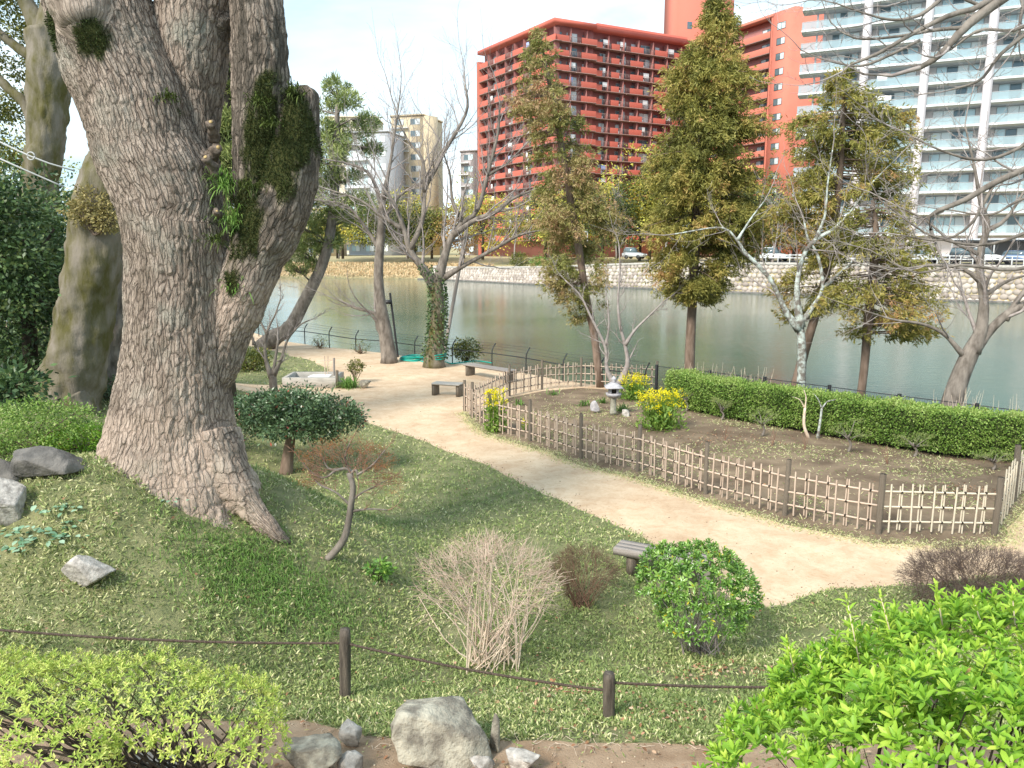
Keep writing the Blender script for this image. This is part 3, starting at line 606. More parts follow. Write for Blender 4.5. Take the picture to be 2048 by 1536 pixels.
def leafshapes(P, A, Up, L_, asp, tint):
    n_ = len(P); A = unit(A); S = unit(np.cross(Up, A)); U = np.cross(A, S); L_ = np.broadcast_to(L_, (n_,))
    V = P[:, None]+(A[:, None]*LV[None, :, 0:1]+S[:, None]*LV[None, :, 1:2]*asp+U[:, None]*LV[None, :, 2:3])*L_[:, None, None]
    o = (np.arange(n_)*8)[:, None, None]
    return V.reshape(-1, 3), (np.array(LF3)[None]+o).reshape(-1, 3), (np.array(LF4)[None]+o).reshape(-1, 4), np.repeat(np.broadcast_to(tint, (n_,)), 8)
def rosettes(P, D, nl, L_, spread=1.0, tint=None, tv=.12):
    """nl leaves around every tip P pointing about D; returns per-leaf arrays"""
    n_ = len(P); D = unit(D); R1_ = unit(np.cross(D, rdir(n_))); R2_ = np.cross(D, R1_)
    k = np.arange(nl); ang = (k*2.399)[None]+rng.uniform(0, 6.28, (n_, 1)); til = (np.linspace(1.25, .25, nl)[None]+rng.uniform(-.2, .2, (n_, nl)))*spread
    rad = R1_[:, None]*np.cos(ang)[..., None]+R2_[:, None]*np.sin(ang)[..., None]
    A = D[:, None]*np.cos(til)[..., None]+rad*np.sin(til)[..., None]
    base = P[:, None]+D[:, None]*(k/nl)[None, :, None]*np.asarray(L_).reshape(-1, 1, 1)*.45+0*A
    Ls = np.broadcast_to(np.asarray(L_).reshape(-1, 1), (n_, nl))*np.linspace(1, .62, nl)[None]*rng.uniform(.8, 1.15, (n_, nl))
    tn = (np.broadcast_to(.5 if tint is None else tint, (n_,))[:, None]+(k/nl*.22)[None]+rng.normal(0, tv, (n_, nl))).clip(0, 1)
    Up = D[:, None]*np.sin(til)[..., None]-rad*np.cos(til)[..., None]*.9+0.001
    return base.reshape(-1, 3), A.reshape(-1, 3), Up.reshape(-1, 3), Ls.ravel(), tn.ravel()
def put_leaves(parent, base, A, Up, Ls, tn, asp, mt, n_obj=300):
    """the leaves that show largest as objects, the rest as one part"""
    d = np.linalg.norm(base-[0, 0, CAMZ], axis=1)
    vis = Ls/d; facing = np.abs((unit(Up)*unit(base-[0, 0, CAMZ])).sum(1)); 
    pxy = (base[:, 0]/base[:, 1]*F/cT+CX); ok = (pxy > -40) & (pxy < 2090)
    dn = (base[:, 1]*sT-(base[:, 2]-CAMZ)*-cT*-1)  # unused depth helper
    outer_ = base[:, 2]+(-base[:, 1])*.5
    sc_ = vis/vis.max()+.8*(outer_-outer_.min())/(np.ptp(outer_)+1e-6)+.2*facing-9*(~ok)
    idx = np.argsort(-sc_)[:n_obj]; rest = np.setdiff1d(np.arange(len(base)), idx)
    V, f3, f4, tt = leafshapes(base[rest], A[rest], Up[rest], Ls[rest], asp, tn[rest])
    mesh('foliage', V, [f3, f4], mt, parent, True, tt, kind='stuff')
    protos = []
    for q in range(6):
        Z = np.zeros((1, 3)); v, a3, a4, t_ = leafshapes(Z, np.array([[1., 0, 0]]), np.array([[0, 0, 1.]]), np.array([1.]), asp, np.quantile(tn, .08+.17*q))
        protos.append(rawmesh('leaf', v, [a3, a4], mt, True, t_))
    qs = np.searchsorted(np.quantile(tn, [.16, .33, .5, .67, .84]), tn)
    for i in idx:
        a_ = unit(A[i]); s_ = unit(np.cross(Up[i], a_)); u_ = np.cross(a_, s_)
        inst('leaf', protos[qs[i]], parent, base[i], Matrix(np.stack([a_, s_, u_], 1).tolist()), (Ls[i],)*3)
def clumps(ells, nsub, nleaf, spread, size, asp, out=.8):
    """ells: (c, r). leaves gathered about sub-centres near the surface of each ellipsoid"""
    PP, AA, TT = [], [], []
    tot = sum(np.prod(r)**(2/3) for c, r in ells)
    for c, r in ells:
        c = np.array(c); r = np.array(r); k = max(2, int(nsub*np.prod(r)**(2/3)/tot)); d = rdir(k); q = c+d*r*rng.uniform(.55, 1.05, (k, 1))
        m = max(2, int(nleaf/nsub)); sp = spread*rng.uniform(.6, 1.3, (k, 1, 1)); off_ = rng.normal(0, 1, (k, m, 3))*sp*[1, 1, .6]
        p = q[:, None]+off_; PP.append(p.reshape(-1, 3)); AA.append((unit(off_+d[:, None]*spread*out)+rng.normal(0, .4, off_.shape)).reshape(-1, 3))
        TT.append((rng.uniform(.15, .75, (k, 1))+rng.normal(0, .14, (k, m))).clip(0, 1).ravel())
    P = np.concatenate(PP); return leafquads(P, np.concatenate(AA), size*rng.uniform(.7, 1.3, len(P)), size*asp, np.concatenate(TT))
def grow(out, p, d, L_, r, lev, maxlev, nb=3, up=.15, wig=.25, ratio=.62, nseg=5, tip=.003, droop=0, ang=(.4, .95), start=.25):
    pts_ = [np.array(p, float)]; dd = unit(np.array(d, float))
    for k in range(nseg):
        dd = unit(dd+np.array([random.gauss(0, wig), random.gauss(0, wig), random.gauss(0, wig)+up-droop])/1.6); pts_.append(pts_[-1]+dd*L_/nseg)
    pts_ = np.array(pts_); r1 = max(tip, r*.45); R = np.linspace(r, r1, nseg+1); out.setdefault((lev, nseg+1), []).append((pts_, R))
    if lev >= maxlev: return
    sides_(out, pts_, R, L_, lev, maxlev, nb, up, wig, ratio, nseg, tip, droop, ang, start)
def sides_(out, pts_, R, L_, lev, maxlev, nb, up, wig, ratio, nseg, tip, droop, ang, start=.25, tips=True):
    n_ = (nb if lev == 0 else max(2, min(nb, 3)))+random.choice((0, 1)); k0 = len(pts_)-1
    for j in range(n_):
        t_ = start+(1-start)*(j+random.random())/n_; i = min(int(t_*k0), k0-1); f_ = t_*k0-i; q = pts_[i]*(1-f_)+pts_[i+1]*f_; T = unit(pts_[i+1]-pts_[i])
        s_ = unit(np.cross(T, np.array([random.gauss(0, 1) for _ in range(3)]))); a_ = random.uniform(*ang)
        grow(out, q, T*math.cos(a_)+s_*math.sin(a_), L_*ratio*random.uniform(.7, 1.15)*(1-.35*t_), max(tip, (R[i]*.42)), lev+1, maxlev, nb, up, wig, ratio, nseg if lev < 1 else 4, tip, droop, ang, .2)
    if tips: grow(out, pts_[-1], pts_[-1]-pts_[-2], L_*ratio, R[-1], lev+1, maxlev, nb, up, wig, ratio, 4, tip, droop, ang, .2)
def flush(out, mb, maxsides=7):
    for (lev, k), lst in out.items():
        for (p, r) in ([] if lev > 0 else lst): mb.tubes(p, r, maxsides)
        if lev > 0:
            P = np.array([a[0] for a in lst]); R = np.array([a[1] for a in lst]); mb.tubes(P, R, 5 if lev == 1 else 3, rng.uniform(0, 1, len(lst)), cap=False)
def rooted(P0, R0):
    g0 = gz(P0[0, 0], P0[0, 1])
    if P0[0, 2] > g0-.02: d = P0[0]-P0[1]; d = d/max(abs(d[2]), .35*np.linalg.norm(d)); P0 = np.vstack([P0[0]+np.array([d[0]*.5, d[1]*.5, -1])*(P0[0, 2]-g0+.08), P0]); R0 = np.concatenate([[R0[0]*1.2], R0])
    return P0, R0
def pxline(lst, Y, n=None):
    """[(px,py,radius_px[,dY])] -> points and radii"""
    P = np.array([at(q[0], q[1], Y+(q[3] if len(q) > 3 else 0)) for q in lst]); R = np.array([q[2]/F*Y for q in lst])
    n = n or max(4, 3*len(lst)); Q = spline(np.column_stack([P, R]), n); return Q[:, :3], np.abs(Q[:, 3])
def baretree(name, label, cat, Y, trunk, limbs, mt, twl=1.2, nb=3, maxlev=3, group=None, tip=.004, up=.12, wig=.28, droop=0, ratio=.62, tmt=None, bz=None, dens=1.0, lmt=None, trunk_twigs=False, ls=.62):
    P0, R0 = pxline(trunk, Y); base = P0[0].copy(); g0 = gz(P0[0, 0], P0[0, 1])
    if P0[0, 2] > g0 and bz is None: bz = g0-.05; base[2] = g0
    if bz is not None: base[2] = bz
    r = thing(name, label, cat, base, group); mb = MB(); 
    if bz is not None and P0[0, 2] > bz: P0 = np.vstack([[P0[0, 0], P0[0, 1], bz], P0]); R0 = np.concatenate([[R0[0]*1.15], R0])
    mb.tubes(P0, R0*(.6+.4*ls), 12); 
    if trunk_twigs: 
        o = {}; sides_(o, P0, R0*.25, twl, 0, maxlev, 3, up, wig, ratio, 5, tip, droop, (.6, 1.2), .6, tips=False); flush(o, mb)
    mb.build('trunk', mt, r, smooth=True)
    tw = MB(); allout = {}
    for lm in limbs:
        P, R = pxline(lm, Y); R = np.maximum(R*np.interp(np.linspace(0, 1, len(R)), [0, .22, 1], [1, ls, ls*.9]), tip); m2 = MB(); m2.tubes(P, R, 8); m2.build('limb', lmt or mt, r, smooth=True)
        Ln = np.linalg.norm(np.diff(P, axis=0), axis=1).sum()
        k = max(2, int(Ln*2.0*dens)); sides_(allout, P, R, twl, 0, maxlev, k, up, wig, ratio, 5, tip, droop, (.35, .95), .15)
    if allout: flush(allout, tw); tw.build('twigs', tmt or M['twig'], r, kind='stuff')
    return r
def pinefans(P, D, n_, L_):
    """needle bursts"""
    A = unit(D[:, None]+rng.normal(0, .75, (len(P), n_, 3))); B = np.repeat(P[:, None], n_, 1)+rng.normal(0, L_*.35, A.shape)
    tt = (rng.uniform(.1, .9, (len(P), 1))+rng.normal(0, .12, (len(P), n_))).clip(0, 1)
    return leafquads(B.reshape(-1, 3), A.reshape(-1, 3), L_*rng.uniform(.7, 1.3, len(P)*n_), L_*.16, tt.ravel(), .05)
def conifer(label, Y, prof, trunk, n_, mt, seed, dz=0, group='conifers along the near bank', lump=1.0, sub=15, size=.26, shift=0, name='conifer_tree', keep=None):
    """prof: (py, pxL, pxR) outline rows from the top down; trunk: pixel line from the ground up"""
    P0, R0 = pxline(trunk, Y); P0[0, 2] = min(P0[0, 2], 0.0); r = thing(name, label, 'conifer', (P0[0, 0], P0[0, 1], 0.), group)
    mb = MB(); mb.tubes(P0, R0, 10); mb.build('trunk', M['brownbark'], r, smooth=True)
    zs = np.array([at(1024, q[0], Y)[2] for q in prof]); xl = np.array([at(q[1], q[0], Y)[0] for q in prof]); xr = np.array([at(q[2], q[0], Y)[0] for q in prof])
    o_ = np.argsort(zs); zs, xl, xr = zs[o_], xl[o_], xr[o_]
    n_ = int(n_*1.0); z = rng.uniform(zs[0], zs[-1], n_*3); wz = (np.interp(z, zs, xr)-np.interp(z, zs, xl)); keepm = rng.uniform(0, wz.max()*1.02, len(z)) < wz*.85+.25; z = z[keepm][:n_]
    az = rng.uniform(0, 2*math.pi, len(z)); xc = (np.interp(z, zs, xl)+np.interp(z, zs, xr))/2; rad = (np.interp(z, zs, xr)-np.interp(z, zs, xl))/2
    tx = np.interp(z, P0[:, 2], P0[:, 0])
    lumpv = fbm(np.column_stack([np.cos(az)*2.2+9, np.sin(az)*2.2+9, z*2.6]), seed, 2); kk_ = lumpv > rng.uniform(.41, .59, len(z))+(lump-.9)*.20; z, az, xc, rad, tx, lumpv = z[kk_], az[kk_], xc[kk_], rad[kk_], tx[kk_], lumpv[kk_]; R = rad*(.86+.9*lump*(lumpv-.5)).clip(.3, 1.15)*rng.uniform(.55, 1.28, len(z))
    ex = xc+np.cos(az)*R; ey = Y+np.sin(az)*R*.85; tip_ = np.column_stack([ex, ey, z]); root = np.column_stack([tx, np.full(len(z), float(Y)), z+rad*.25*rng.uniform(.3, 1, len(z))])
    # boughs
    bb = MB(); s_ = rng.choice(len(z), min(len(z), 130), replace=False); B = np.stack([root[s_], root[s_]*.5+tip_[s_]*.5+[0, 0, .05], tip_[s_]], 1); bb.tubes(B, np.linspace(.022, .006, 3)[None].repeat(len(s_), 0), 3, cap=False); bb.build('boughs', M['brownbark'], r, kind='stuff')
    t_ = rng.uniform(.45, 1.0, (len(z), sub, 1))**.7; C_ = root[:, None]*(1-t_)+tip_[:, None]*t_+rng.normal(0, .10, (len(z), sub, 3))*[1, 1, .7]-np.array([0, 0, .25])*(t_-.45)*(rad/1.5).clip(.3, 1.2)[:, None, None]; D = unit(tip_-root)[:, None]*.8+rng.normal(0, .55, C_.shape)+[0, 0, -.28]
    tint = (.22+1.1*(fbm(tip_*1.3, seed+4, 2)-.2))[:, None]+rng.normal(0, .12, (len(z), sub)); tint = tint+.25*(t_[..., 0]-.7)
    P = C_.reshape(-1, 3); D = D.reshape(-1, 3); tint = tint.clip(0, 1).ravel()
    if keep is not None: m_ = keep(P); P, D, tint = P[m_], D[m_], tint[m_]
    m = 6; A = unit(unit(D)[:, None]+rng.normal(0, .55, (len(P), m, 3))); B = np.repeat(P[:, None], m, 1)+rng.normal(0, .03, (len(P), m, 3))
    V, q, tt = leafquads(B.reshape(-1, 3), A.reshape(-1, 3), size*rng.uniform(.55, 1.1, len(P)*m), size*.19, np.repeat(tint, m), .1)
    mesh('foliage', V, [q], mt, r, False, tt, kind='stuff'); return r
def broadtree(name, label, cat, c, rad, h, nleaf, lsize, mt, group=None, trunkmt='darkbark', ngr=7, tr=.15, spread=None, z0=None, hbf=.3):
    """c ground point; rad crown radius; h total height"""
    r = thing(name, label, cat, c, group); c = np.array(c, float); ells = []
    hb = h*hbf
    for k in range(ngr):
        a_ = k*2.4+rng.uniform(0, 1); q = rad*.55*math.sqrt((k+.3)/ngr); zz = hb+(h-hb)*(.25+.5*rng.uniform()*(1-.5*q/rad))
        ells.append((c+[q*math.cos(a_)*1.25, q*math.sin(a_), zz], np.array([rad*.52, rad*.5, (h-hb)*.30])*rng.uniform(.8, 1.15)))
    mb = MB(); mb.tubes([c, c+[.1, 0, h*.3], c+[0, .1, h*.6]], [tr*1.3, tr, tr*.6], 8)
    mb.build('trunk', M[trunkmt], r, smooth=True); mb = MB()
    for e, rr in ells: mb.tubes(np.array([c+[0, 0, h*.3], (c+[0, 0, h*.45])*.5+e*.5, e]), [tr*.6, tr*.35, tr*.15], 5)
    mb.build('boughs', M[trunkmt], r, smooth=True)
    V, q, t_ = clumps(ells, max(10, nleaf//60), nleaf, spread or rad*.14, lsize, .55); mesh('crown', V, [q], mt, r, False, t_, kind='stuff'); return r

# ================================================================= the giant tree
YT = 9.7
tbase = at(350, 1010, YT); 
chains = {
 'trunk': [(352, 1075, 205, .1), (352, 1000, 178), (345, 940, 150), (346, 880, 128), (348, 830, 118), (353, 750, 106), (358, 650, 102), (360, 550, 98), (356, 480, 98), (350, 430, 96), (372, 380, 60)],
 'A': [(358, 560, 92), (345, 430, 98), (320, 360, 98), (292, 300, 97), (266, 200, 96), (224, 100, 95), (195, 0, 93), (170, -130, 88), (120, -400, 74)],
 'B': [(395, 470, 50, .15), (402, 380, 36, .2), (400, 300, 34, .25), (392, 200, 50, .3), (386, 100, 64, .3), (390, 0, 72, .3), (395, -150, 68, .3), (410, -400, 60, .3)],
 'C': [(425, 760, 42, 0), (462, 640, 50), (500, 545, 56), (540, 455, 60), (572, 370, 57), (588, 300, 48), (597, 245, 40), (600, 205, 33), (602, 185, 26)],
 'D': [(530, 470, 46, .05), (516, 390, 44), (516, 300, 46), (521, 200, 53), (520, 100, 53), (513, 0, 50), (505, -150, 46), (500, -400, 38)],
 'R1': [(300, 880, 70, -.2), (248, 925, 44, -.35), (190, 945, 27, -.5), (140, 952, 17, -.6), (95, 970, 10, -.7)],
 'R2': [(420, 880, 62, -.2), (462, 965, 42, -.4), (505, 1020, 28, -.5), (548, 1066, 17, -.6), (575, 1090, 8, -.6)],
 'R3': [(370, 900, 85, -.2), (385, 980, 60, -.5), (420, 1040, 40, -.65), (470, 1080, 20, -.75)],
 'R4': [(330, 900, 80, .3), (270, 940, 60, .6), (240, 1000, 50, .8)], 'burl': [(178, 55, 40, -.45), (172, 20, 62, -.35), (165, -25, 60, -.2)], 'burl2': [(455, 60, 22, .2), (440, 50, 30, .25)],
}
tv, tf, tnn = [], [], 0; SEG = []
for nm, lst in chains.items():
    P, R = pxline(lst, YT, 24 if len(lst) > 4 else 10); mbx = MB()
    if nm.startswith('R'): R = np.maximum(R, .05)
    mbx.tubes(P, R, 24); tv += mbx.V; tf += [f+tnn for f in mbx.F]; tnn += mbx.n
    cl = np.concatenate([[0], np.cumsum(np.linalg.norm(np.diff(P, axis=0), axis=1))])
    for i in range(len(P)-1): SEG.append((P[i], P[i+1], R[i], R[i+1], cl[i], len(SEG)*0+hash(nm) % 7 if 0 else list(chains).index(nm)))
byn = {}
for f in tf: byn.setdefault(f.shape[1], []).append(f)
me0 = rawmesh('tmp', np.concatenate(tv), [np.concatenate(v) for v in byn.values()], M['graybark'])
ob0 = bpy.data.objects.new('tmp', me0); C.objects.link(ob0)
md = ob0.modifiers.new('r', 'REMESH'); md.mode = 'VOXEL'; md.voxel_size = .0185
ms = ob0.modifiers.new('s', 'SMOOTH'); ms.factor = .5; ms.iterations = 24
dg = bpy.context.evaluated_depsgraph_get(); me1 = bpy.data.meshes.new_from_object(ob0.evaluated_get(dg)); bpy.data.objects.remove(ob0)
nv = len(me1.vertices); V = np.zeros(nv*3, np.float32); me1.vertices.foreach_get('co', V); V = V.reshape(-1, 3).astype(float)
NN = np.zeros(nv*3, np.float32); me1.vertices.foreach_get('normal', NN); NN = NN.reshape(-1, 3).astype(float)
nf = len(me1.polygons); lt = np.zeros(nf, np.int32); me1.polygons.foreach_get('loop_total', lt); li = np.zeros(len(me1.loops), np.int32); me1.loops.foreach_get('vertex_index', li)
assert (lt == 4).all(); FQ = li.reshape(-1, 4); bpy.data.meshes.remove(me1)
nm_l = list(chains); best = np.full((len(chains), nv), 9e9); U = np.zeros(nv); Vv = np.zeros(nv); part = np.zeros(nv, int)
for A_, B_, ra, rb, c0, ci in SEG:      # which chain does each vertex belong to?
    ab = B_-A_; t_ = np.clip(((V-A_)@ab)/(ab@ab), 0, 1); dist = np.linalg.norm(V-(A_+t_[:, None]*ab), axis=1)
    best[ci] = np.minimum(best[ci], dist/(ra+(rb-ra)*t_)*(1.22 if nm_l[ci].startswith('R') else 1))
part = best.argmin(0); near = np.full(nv, 9e9); RREF = {'trunk': .64, 'A': .64, 'B': .32, 'C': .32, 'D': .31}
for A_, B_, ra, rb, c0, ci in SEG:      # then the nearest point of that chain's axis
    idx = np.nonzero(part == ci)[0]; ab = B_-A_; L2 = ab@ab; W0 = V[idx]-A_; traw = (W0@ab)/L2; t_ = np.clip(traw, 0, 1); w_ = W0-t_[:, None]*ab; dist = np.linalg.norm(w_, axis=1)
    k_ = dist < near[idx]; idx = idx[k_]; near[idx] = dist[k_]; w_ = w_[k_]; axd = ab/math.sqrt(L2); e1 = unit(np.cross(axd, [0, 1, 0])); e2 = np.cross(axd, e1)
    U[idx] = np.arctan2(w_@e1, -(w_@e2)*np.sign(e2[1] if abs(e2[1]) > .01 else 1))*RREF.get(nm_l[ci], .3); Vv[idx] = c0+t_[k_]*math.sqrt(L2)
_tr = [g for g in SEG if g[5] == 0]; _a0 = [g for g in SEG if g[5] == 1][0][0]; _k = min(_tr, key=lambda g: np.linalg.norm((g[0]+g[1])/2-_a0)); Vv[part == 1] += _k[4]+np.linalg.norm(_a0-_k[0]); poff = np.where(part == 1, 0, part)
nz = fbm(V*4, 2)-.5; nz2 = fbm(V*4+7, 5)-.5
nz3 = fbm(V*11+3, 6)-.5
f1, f2, cid = worley(np.column_stack([U/.043+nz*1.3+nz3*.6+poff*13, Vv/.21+nz2*2.2+nz3*.6+poff*5]), 3)
ed = f2-f1; bark = ss(.02, .30, ed)
rough_ = np.clip(1.0-.5*(part == list(chains).index('burl')), .15, 1)
lowf = fbm(V*1.6, 8)-.5; fine = fbm(V*22, 9, 2)-.5
g1_, g2_, gid = worley(np.column_stack([U/.10+nz*1.5+poff*7, Vv/.55+nz2*1.6]), 8)
disp = (ss(.02, .4, g2_-g1_)*.015+.012*cid*bark-.014)*rough_+lowf*.12+fine*.010
kn = lambda px, py, dy, r_: np.exp(-((V-at(px, py, YT+dy))**2).sum(1)/(r_*r_))
disp = disp+.10*kn(415, 765, -.68, .09)+.07*kn(360, 818, -.72, .07)+.13*kn(425, 440, -.5, .16)-.16*kn(432, 470, -.62, .08)+.12*kn(420, 300, .0, .12)+.10*kn(425, 250, .0, .1)+.10*kn(612, 195, 0, .12)+.12*kn(165, 45, -.6, .25)
V = V+NN*disp[:, None]
# moss amount (grows on the inner sides of the right limb and in the crotches)
def blob(lst): return sum(np.exp(-(((V-at(px, py, YT+dy))/[r_, .6, r_*1.5])**2).sum(1))*k for px, py, dy, r_, k in lst).clip(0, 1.5)
mossv = blob([(520, 400, -.2, .35, 1.2), (545, 300, -.2, .35, 1.1), (560, 220, -.2, .28, 1.2), (490, 480, -.2, .25, 1.0), (480, 560, -.2, .15, .8), (420, 540, -.6, .18, .8), (200, 90, -.4, .25, .8), (125, 60, -.3, .2, .9), (620, 290, 0, .15, 1.0), (430, 640, -.6, .12, .3), (370, 230, 0, .12, .5), (230, 400, -.1, .15, .4)])
mossv = ss(.42, .75, mossv.clip(0, 1)*(-.35+2.5*fbm(V*[6, 6, 2.2], 12, 4)))
darkl = ((part == 4)*1.0+(part == 3)*ss(at(500, 560, YT)[2], at(500, 430, YT)[2], V[:, 2]))*(.55+.45*ss(.35, .6, fbm(V*[3, 3, 1.2], 33)))*(1-.55*(cid > .72))
lit_patches = ss(.35, .7, fbm(V*1.2+3, 20))*ss(at(350, 620, YT)[2], at(350, 900, YT)[2]-.3, -V[:, 2]*-1*1.0) if 0 else ss(.4, .65, fbm(V*1.3+3, 20))  # sunlit patches on the lower trunk, painted into the bark colour
M['cutwood'] = mat('cut_wood', (.42, .29, .12), (.50, .36, .17))
M['stubbark'] = mat('stub_bark', (.09, .07, .055), (.24, .19, .155), 12, .95, 1.0, 40)
G_ = thing('giant_camphor_tree', 'giant old tree with thick furrowed bark splitting into massive upright limbs', 'tree', tbase)
bm_ = bpy.data.materials.new('furrowed_bark'); bm_.use_nodes = True; t = bm_.node_tree; p = t.nodes['Principled BSDF']; p.inputs['Roughness'].default_value = .92; p.inputs['Specular IOR Level'].default_value = .2
def attr(t, n_): return N(t, 'ShaderNodeAttribute', attribute_name=n_).outputs['Fac']
cA = ramp(t, [(0, (.20, .155, .125)), (.5, (.31, .245, .20)), (1, (.46, .375, .315))], attr(t, 'plate'))
tcn = N(t, 'ShaderNodeTexCoord'); ng = N(t, 'ShaderNodeTexNoise', i_Scale=2.2, i_Detail=6.0); t.links.new(tcn.outputs['Object'], ng.inputs[0])
def mixc(t, fac, a_, b_):
    m = N(t, 'ShaderNodeMix', data_type='RGBA')
    for s_, x in (('Factor', fac), ('A', a_), ('B', b_)):
        if isinstance(x, tuple): m.inputs[s_].default_value = (*x, 1)
        elif isinstance(x, float): m.inputs[s_].default_value = x
        else: t.links.new(x, m.inputs[s_])
    return m.outputs['Result']
rl = ramp(t, [(.52, (0, 0, 0)), (.68, (.55, .55, .55))], ng.outputs['Fac']); c2 = mixc(t, rl, cA, (.27, .29, .245))
cb = N(t, 'ShaderNodeCombineXYZ'); t.links.new(attr(t, 'bu'), cb.inputs[0]); t.links.new(attr(t, 'bv'), cb.inputs[1])
nw = N(t, 'ShaderNodeTexNoise', i_Scale=5.0, i_Detail=4.0, i_Roughness=.6); t.links.new(tcn.outputs['Object'], nw.inputs[0]); nws = N(t, 'ShaderNodeVectorMath', operation='MULTIPLY_ADD'); nws.inputs[1].default_value = (.075, .22, 0); t.links.new(nw.outputs['Color'], nws.inputs[0]); t.links.new(cb.outputs[0], nws.inputs[2])
def vor(sx, sy, feat='DISTANCE_TO_EDGE'):
    m = N(t, 'ShaderNodeVectorMath', operation='MULTIPLY'); m.inputs[1].default_value = (1/sx, 1/sy, 0); t.links.new(nws.outputs[0], m.inputs[0])
    v = N(t, 'ShaderNodeTexVoronoi', feature=feat, voronoi_dimensions='2D', i_Scale=1.0, i_Randomness=1.0); t.links.new(m.outputs[0], v.inputs['Vector']); return v
v1 = vor(.046, .21); v2 = vor(.021, .075); vc = vor(.046, .21, 'F1')
def rng_(x, a_, b_):
    n_ = N(t, 'ShaderNodeMapRange'); n_.inputs['From Min'].default_value = a_; n_.inputs['From Max'].default_value = b_; t.links.new(x, n_.inputs['Value']); return n_.outputs[0]
def mth(op, a_, b_):
    n_ = N(t, 'ShaderNodeMath', operation=op)
    for i_, x in enumerate((a_, b_)):
        if isinstance(x, float): n_.inputs[i_].default_value = x
        else: t.links.new(x, n_.inputs[i_])
    return n_.outputs[0]
h1 = rng_(v1.outputs['Distance'], .0, .16); h2 = rng_(v2.outputs['Distance'], 0.0, .12); hgt_ = mth('ADD', mth('MULTIPLY', h1, .75), mth('MULTIPLY', h2, .25)); crk = mth('MULTIPLY', mth('SUBTRACT', 1.0, h1), mth('MULTIPLY', attr(t, 'rgh'), rng_(ng.outputs['Fac'], .95, .34)))
crk2 = mth('MULTIPLY', mth('SUBTRACT', 1.0, h2), mth('MULTIPLY', attr(t, 'rgh'), .28))
sepc = N(t, 'ShaderNodeSeparateColor'); t.links.new(vc.outputs['Color'], sepc.inputs[0]); c2b = mixc(t, mth('MULTIPLY', sepc.outputs[0], .5), c2, (.45, .365, .30)); c2c = mixc(t, crk2, c2b, (.11, .085, .07))
c3 = mixc(t, crk, c2c, (.085, .062, .05)); ns_ = N(t, 'ShaderNodeTexNoise', i_Scale=1.0, i_Detail=7.0, i_Roughness=.65); ms2 = N(t, 'ShaderNodeMapping'); ms2.inputs['Scale'].default_value = (3.0, 3.0, .55); t.links.new(tcn.outputs['Object'], ms2.inputs[0]); t.links.new(ms2.outputs[0], ns_.inputs['Vector']); c3s = mixc(t, ramp(t, [(.50, (0, 0, 0)), (.70, (.75, .75, .75))], ns_.outputs['Fac']), c3, (.13, .10, .075)); c3w = mixc(t, attr(t, 'lit_patches'), c3s, (.60, .46, .37)); c4 = mixc(t, attr(t, 'old'), c3w, (.06, .052, .042)); c5 = mixc(t, attr(t, 'moss'), c4, (.055, .060, .018)); t.links.new(c5, p.inputs['Base Color'])
nb_ = N(t, 'ShaderNodeTexNoise', i_Scale=45.0, i_Detail=6.0, i_Roughness=.7); t.links.new(tcn.outputs['Object'], nb_.inputs[0]); bp_ = N(t, 'ShaderNodeBump', i_Strength=.7, i_Distance=.012); t.links.new(nb_.outputs['Fac'], bp_.inputs['Height']); bq_ = N(t, 'ShaderNodeBump', i_Strength=.9, i_Distance=.022); t.links.new(mth('MULTIPLY', hgt_, attr(t, 'rgh')), bq_.inputs['Height']); t.links.new(bp_.outputs[0], bq_.inputs['Normal']); t.links.new(bq_.outputs[0], p.inputs['Normal'])
M['bark'] = bm_
crack = (1-ss(.03, .22, ed))*.9*rough_
fpart = part[FQ].astype(int)[:, 0]; nm = list(chains)
grp = {'trunk': ['trunk', 'R1', 'R2', 'R3', 'R4'], 'left': ['A', 'burl'], 'middle': ['B', 'burl2'], 'right': ['C'], 'upright': ['D']}
for gname, lst in grp.items():
    m = np.isin(fpart, [nm.index(x) for x in lst]); f = FQ[m]; u, inv = np.unique(f, return_inverse=True)
    o = mesh('trunk' if gname == 'trunk' else 'limb', V[u], [inv.reshape(-1, 4)], bm_, G_, True, attrs={'plate': (cid*.7+.3*fbm(V*9, 4))[u], 'crack': crack[u], 'bu': U[u]+poff[u]*3.7, 'bv': Vv[u], 'rgh': rough_[u], 'lit_patches': (lit_patches*.38*(V[:, 2] < at(350, 560, YT)[2]))[u], 'moss': mossv[u], 'old': (darkl*.8)[u]})
    lab = {'left': 'thick left limb leaning out with a burl at the top', 'right': 'curving right limb covered in moss that ends in a stump', 'middle': 'middle limb', 'upright': 'dark upright limb rising from the mossy one'}.get(gname)
    if lab: o['label'] = lab
# cut branch stubs with pale sawn faces
for (px, py, dy, r_, L_, d) in ((423, 252, -.2, .055, .12, (.2, -.8, .6)), (417, 322, -.35, .055, .12, (-.2, -.8, .6)), (434, 424, -.55, .04, .07, (.3, -.9, .1)), (432, 300, -.2, .06, .14, (.6, -.7, .3))):
    q = at(px, py, YT+dy); d = unit(np.array(d)); mb = MB(); mb.tubes(spline([q-d*.22, q, q+d*L_*.5], 12), np.linspace(r_*1.25, r_*.9, 12), 18); mb.V = [v_+(rdir(1)*0+(np.stack([fbm(v_*14, 5), fbm(v_*14+9, 6), fbm(v_*14+3, 7)], 1)-.5)*.07) for v_ in mb.V]; o = mb.build('cut_stub', M['stubbark'], G_, False)
    mb = MB(); mb.tubes([q+d*L_*.5, q+d*(L_*.5+.012)], [r_*.38, r_*.38], 9); mb.build('sawn_face', M['cutwood'], o)
